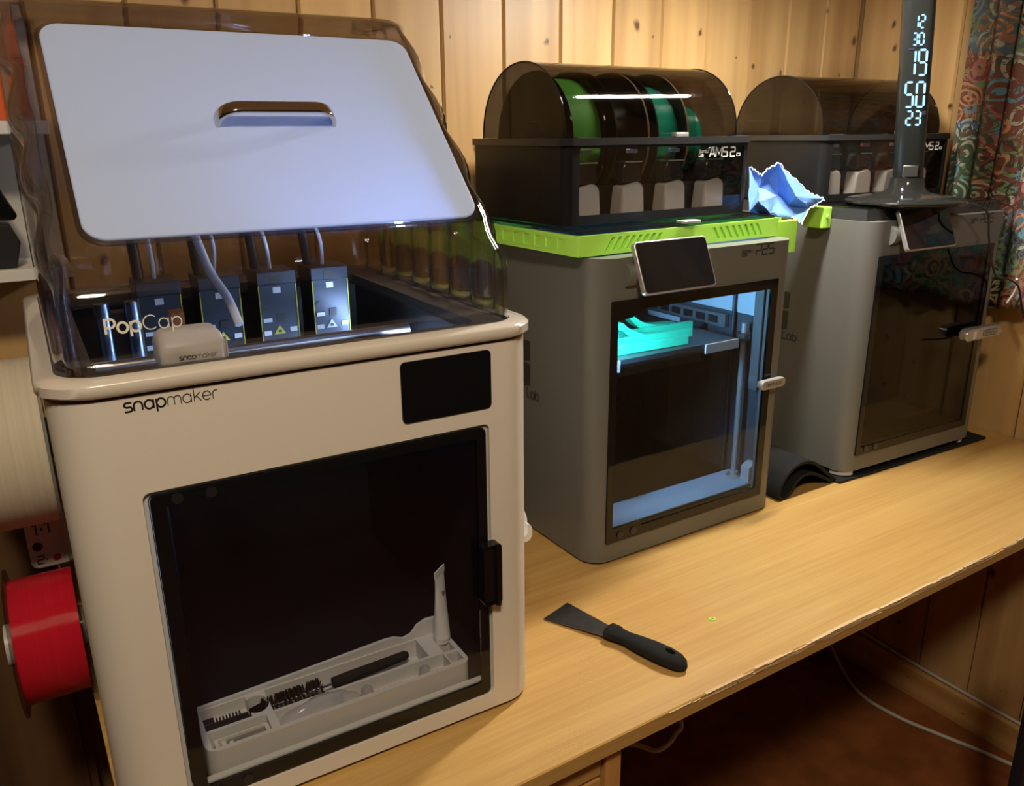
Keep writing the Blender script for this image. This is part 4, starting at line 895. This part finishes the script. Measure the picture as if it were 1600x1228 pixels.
# cardboard edge bands on the two middle spools
for o_ in [o for o in C.objects if o.type == 'EMPTY' and o.get('category') == 'filament spool' and ('second from' in o['label'] or 'third from' in o['label'])]:
    for xx in (.0588,):
        bm = newbm(); n = 56; q = [(xx, .0977), (xx+.0032, .0977), (xx+.0032, .0985), (xx, .0985)]
        rings = [[bm.verts.new((h, r*math.cos(2*PI*i/n), r*math.sin(2*PI*i/n))) for i in range(n)] for h, r in q]
        for k in range(4):
            for i in range(n): bm.faces.new((rings[k][i], rings[k][(i+1) % n], rings[(k+1) % 4][(i+1) % n], rings[(k+1) % 4][i]))
        obj('edge_band', bm, M['card'], o_)
# ================================================================== SMALL THINGS
# blue cleaning cloth draped between the two grey printers
cp = {'A': (0.3956, 0.112, 0.5572), 'B': (0.4149, 0.104, 0.5458), 'C': (0.4476, 0.1, 0.5652), 'D': (0.511, 0.092, 0.518), 'E': (0.5545, 0.085, 0.5005), 'F': (0.496, 0.07, 0.4896), 'G': (0.457, 0.05, 0.4674), 'H': (0.4515, 0.066, 0.4778), 'I': (0.3815, 0.05, 0.4861), 'J': (0.3558, 0.068, 0.4922), 'K': (0.4649, 0.106, 0.5099), 'L': (0.4158, 0.108, 0.5253), 'Q': (0.4518, 0.06, 0.5129), 'R': (0.3439, 0.04, 0.5121), 'U': (0.4658, 0.085, 0.4943), 'V': (0.4422, 0.112, 0.5344), 'M': (0.5206, 0.13, 0.5233), 'N': (0.4965, 0.15, 0.5126), 'O': (0.4474, 0.15, 0.5094), 'T': (0.5547, 0.115, 0.5064)}
cf = ['ABL', 'BCV', 'BVL', 'VLK', 'VCK', 'CDM', 'CKQ', 'CQD', 'DEQ', 'EFQ', 'FUQ', 'FGU', 'GHU', 'HKU', 'KQU', 'HIK', 'IKR', 'KLR', 'LJR', 'JIR', 'ABN', 'BCN', 'CMN', 'AON', 'ALJ', 'DET', 'DMT', 'AJO']
bm = newbm(); vs = {k: bm.verts.new(v) for k, v in cp.items()}
for f in cf: bm.faces.new([vs[c] for c in f])
bmesh.ops.subdivide_edges(bm, edges=bm.edges[:], cuts=4, use_grid_fill=True)
for v in bm.verts:
    n_ = noise.noise_vector(v.co*45)*.0030+noise.noise_vector(v.co*130)*.0008; v.co += n_
    v.co.z = max(v.co.z, .4897) if v.co.x < .400 else v.co.z
ct = obj('cleaning_cloth', bm, M['clothblue'], smooth=28); solid(ct, .0012, 0)
tag(ct, 'crumpled blue microfibre cloth with pale edges between the grey printers', 'cloth')
bm = newbm()
for path in ('ABCDE', 'EFGH'):
    P_ = [Vector(cp[c]) for c in path]
    pts = []
    for a, b in zip(P_, P_[1:]):
        for k in range(8):
            q = a.lerp(b, k/8); pts.append(q+noise.noise_vector(q*45)*.0030+Vector((0, -.001, .0015*((k % 2)*2-1))))
    pts.append(P_[-1]); tube(bm, pts, .0011, 6)
obj('stitched_edge', bm, M['clothwhite'], ct, smooth=60)
# ------------------------------------------------------------------ desk lamp with clock
LX, LY, LZ = .702, .030, .4892
lamp = thing('desk_lamp', 'glossy dark desk lamp with lit clock standing on the dark printer', 'desk lamp', (LX, LY, LZ), -.85)
obj('base', lt([(.0, 0), (.094, 0), (.0985, .003), (.0985, .008), (.094, .0115), (.060, .0165), (.036, .021), (.030, .028), (.0275, .045), (.0, .045)], 56), M['lampblack'], lamp, smooth=45)
obj('base_trim', lt([(.0986, .0028), (.0995, .004), (.0995, .007), (.0986, .0082)], 56), M['lampblack'], lamp)
lean = Vector((-.062, 0, 1)).normalized()
def pl_(h): return Vector((0, 0, .045))+lean*h
rings = []
for h, a, b in ((.0, .0235, .017), (.004, .0245, .018), (.365, .0262, .0145), (.37, .0255, .0135)):
    c0 = pl_(h); rings.append([(c0.x+x_, c0.y+y_, c0.z) for x_, y_ in rrect(-a, a, -b, b, b*.92, 6)])
bm = newbm(); loft(bm, rings); post = obj('post', bm, M['lampblack'], lamp, smooth=50)
obj('hinge_block', bx(-.012, .012, -.0205, -.0175, .047, .066), M['steel'], lamp, bevel=.001)
bm = newbm()
def fy(h): return -.018+(.0035)*h/.345-.0012
def dg(txt, h, hh, wd, th):
    c0 = pl_(h); wid = wd*1.45*(len(txt)-1)+wd
    seg_digits(bm, txt, (c0.x-wid/2, c0.y+fy(h), c0.z), (1, 0, 0), (lean.x, 0, lean.z), hh, wd, th)
dg('19', .166, .039, .0118, .0034); dg('50', .116, .039, .0118, .0034)
dg('12', .239, .019, .0068, .0026); dg('30', .213, .018, .0068, .0026); dg('23', .087, .022, .0088, .0030)
obj('clock_digits', bm, M['digit'], post)
bm = newbm(); c0 = pl_(.104); 
for q in ((.0135, 0), (.0135, .003)): box(bm, c0.x+.0125, c0.x+.0185, c0.y-.0187, c0.y-.0185, c0.z+q[1], c0.z+q[1]+.0014)
c0 = pl_(.206); box(bm, c0.x-.014, c0.x-.005, c0.y-.0176, c0.y-.0174, c0.z, c0.z+.0016); box(bm, c0.x-.004, c0.x+.006, c0.y-.0176, c0.y-.0174, c0.z+.0045, c0.z+.0058)
obj('clock_symbols', bm, M['digitdim'], post)
# arm and light bar above the frame
tp = pl_(.37)
obj('arm_joint', cy((tp.x, tp.y-.02, tp.z+.012), (tp.x, tp.y+.02, tp.z+.012), .016), M['lampblack'], lamp, smooth=40)
arm = obj('arm', pr(rrect(-.435, .0, -.018, .018, .012, 5), 0, .016), M['lampblack'], lamp, loc=(tp.x-.012, tp.y-.0, tp.z+.012), rot=(0, 0, 1.0), bevel=.003)
obj('light_bar', pr(rrect(-.420, -.160, -.016, .016, .010, 4), -.0022, -.0003), M['led'], arm)
# ------------------------------------------------------------------ rubber mat under the dark printer, curled up at its left
mt = thing('rubber_mat', 'black rubber mat under the dark printer with its left end curled up', 'mat', (0, 0, 0))
obj('flat_part', pr([W3(a, b, 0)[:2] for a, b in rrect(-.012, .438, -.003, .40, .004, 3)], .0003, .0050), M['blackmatte'], mt, bevel=.001)
up_ = smooth_path([(.566, 0, .0045), (.545, 0, .020), (.520, 0, .040), (.495, 0, .055), (.465, 0, .060), (.438, 0, .051), (.420, 0, .032), (.413, 0, .014), (.418, 0, .004), (.430, 0, .0035), (.445, 0, .013), (.460, 0, .029), (.480, 0, .036), (.505, 0, .031), (.535, 0, .016), (.556, 0, .0045)], 5)
bm = newbm(); th = .0026; A_ = []; B_ = []
for i, q in enumerate(up_):
    d = (up_[min(i+1, len(up_)-1)]-up_[max(i-1, 0)]).normalized(); n_ = Vector((-d.z, 0, d.x)); A_.append(q+n_*th); B_.append(q-n_*th)
poly = [(q.x, max(q.z, .0004)) for q in A_]+[(q.x, max(q.z, .0004)) for q in B_[::-1]]
lo = [bm.verts.new((a, .006, b)) for a, b in poly]; hi = [bm.verts.new((a, .30, b)) for a, b in poly]; n = len(poly); m_ = n//2
for i in range(n): bm.faces.new((lo[i], lo[(i+1) % n], hi[(i+1) % n], hi[i]))
for i in range(m_-1):
    bm.faces.new((lo[i], lo[i+1], lo[n-2-i], lo[n-1-i])); bm.faces.new((hi[i], hi[n-1-i], hi[n-2-i], hi[i+1]))
obj('curled_part', bm, M['blackmatte'], mt, smooth=40)
# ------------------------------------------------------------------ putty knife
pk = thing('putty_knife', 'putty knife with worn steel blade and black handle on the desk', 'putty knife', (-.0835, -.150, 0.0), 0)
bm = newbm(); prism(bm, [(-.0490, .0800), (.0005, .0950), (.0115, .0120), (.0085, -.008), (-.0080, -.008), (-.0115, .004)], -.0005, .0005, 'z')
obj('blade', bm, M['bladesteel'], pk, loc=(0, 0, .0055), rot=(math.radians(-2.4), 0, 0))
ax = Vector((.029, -.101, 0)).normalized(); pxv = Vector((ax.y*-1, ax.x, 0))
rings = []
for t, wv, hv, zc in ((-.006, .0100, .0065, .0085), (-.003, .0135, .0085, .0092), (.006, .0138, .0092, .0096), (.014, .0112, .0084, .0095), (.024, .0102, .0084, .0095), (.042, .0128, .0094, .0098), (.062, .0145, .0100, .0103), (.082, .0146, .0100, .0103), (.096, .0128, .0092, .0096), (.104, .0092, .0072, .0080), (.108, .0035, .003, .0066)):
    c0 = ax*t; rings.append([tuple(c0+pxv*(wv*math.cos(2*PI*i/24))+Vector((0, 0, zc+hv*math.sin(2*PI*i/24)*(1 if math.sin(2*PI*i/24) > 0 else .9)))) for i in range(24)])
bm = newbm(); loft(bm, rings)
hc = ax*.086; hb = newbm(); prism(hb, [tuple((hc+ax*(.0068*math.cos(2*PI*i/20))+pxv*(.0042*math.sin(2*PI*i/20)))[:2]) for i in range(20)], -.02, .05)
obj('handle', cut(bm, hb), M['blackmatte'], pk, smooth=45)
bm = newbm()
for k in range(6): 
    c0 = ax*(-.002+k*.0026); bm2 = None
    tube(bm, [c0+pxv*(-.0085)+Vector((0, 0, .0166)), c0+Vector((0, 0, .0186)), c0+pxv*.0085+Vector((0, 0, .0166))], .0006, 5)
obj('grip_ridges', bm, M['blackmatte'], pk)
# green plastic scrap
bm = newbm(); nn_ = 20; R0, R1 = .0026, .0046
ring(bm, [(R1*math.cos(2*PI*i/nn_), R1*.8*math.sin(2*PI*i/nn_)) for i in range(nn_)], [(R0*math.cos(2*PI*i/nn_), R0*.8*math.sin(2*PI*i/nn_)) for i in range(nn_)], .0003, .0016)
tag(obj('plastic_ring', bm, M['green'], loc=(.0543, -.1905, 0)), 'tiny green plastic ring on the desk right of the putty knife', 'plastic scrap')
# ------------------------------------------------------------------ cables
def cable(label, pts, r, m, name='cable'):
    return tag(obj(name, tb(smooth_path(pts, 8), r, 8), m, smooth=80), label, 'cable')
cable('white cable lying across the brown carpet under the desk', [(1.03, .40, -.45), (1.025, .33, -.60), (1.005, .245, -.690), (.955, .145, -.7055), (.953, .043, -.7055), (.980, -.052, -.7055), (1.005, -.13, -.7055), (1.035, -.24, -.7055)], .0045, M['cablewhite'])
cable('white cable fixed along the top of the right baseboard', [(1.060, .31, -.609), (1.060, .222, -.6145), (1.060, .052, -.6245), (1.060, -.16, -.6275), (1.060, -.6, -.6275)], .0042, M['cablewhite'])
cable('white cable hanging in a loop under the desk beside the drawers', [(-.03, .05, -.05), (.0, .0, -.27), (.0592, -.0574, -.300), (.0796, -.0789, -.302), (.1201, -.0713, -.296), (.142, -.05, -.27), (.15, .10, -.10), (.15, .2, -.03)], .0038, M['cablewhite'])
cable('thin black lamp cable hanging down past the dark printer\'s right edge', [(LX+.070, LY-.066, LZ+.004), (.800, -.062, .478), (.832, -.058, .425), (.88, -.053, .36), (.935, -.050, .345), (.975, -.052, .325), (.992, -.060, .275), (1.0, -.085, .232), (1.02, -.14, .19), (1.045, -.22, .165)], .0019, M['black'])
cable('thin grey cable looped at the right edge of the dark printer', [(.977, -.045, .340), (.990, -.042, .330), (.994, -.036, .310), (.985, -.03, .29)], .0022, M['cablewhite'])
# dark furniture at the lower right
dk = thing('furniture_upright', 'dark furniture upright at the lower right corner beside the carpet', 'furniture', (.607, -.36, FLOOR))
obj('post', pr(rrect(.0, .055, -.010, .010, .003, 3), .004, .60), M['darkboard'], dk, bevel=.001)
obj('foot_pad', pr(rrect(.004, .051, -.008, .008, .003, 3), 0, .0039), M['black'], dk)
obj('top_cap', pr(rrect(-.002, .057, -.012, .012, .004, 3), .6002, .606), M['black'], dk)
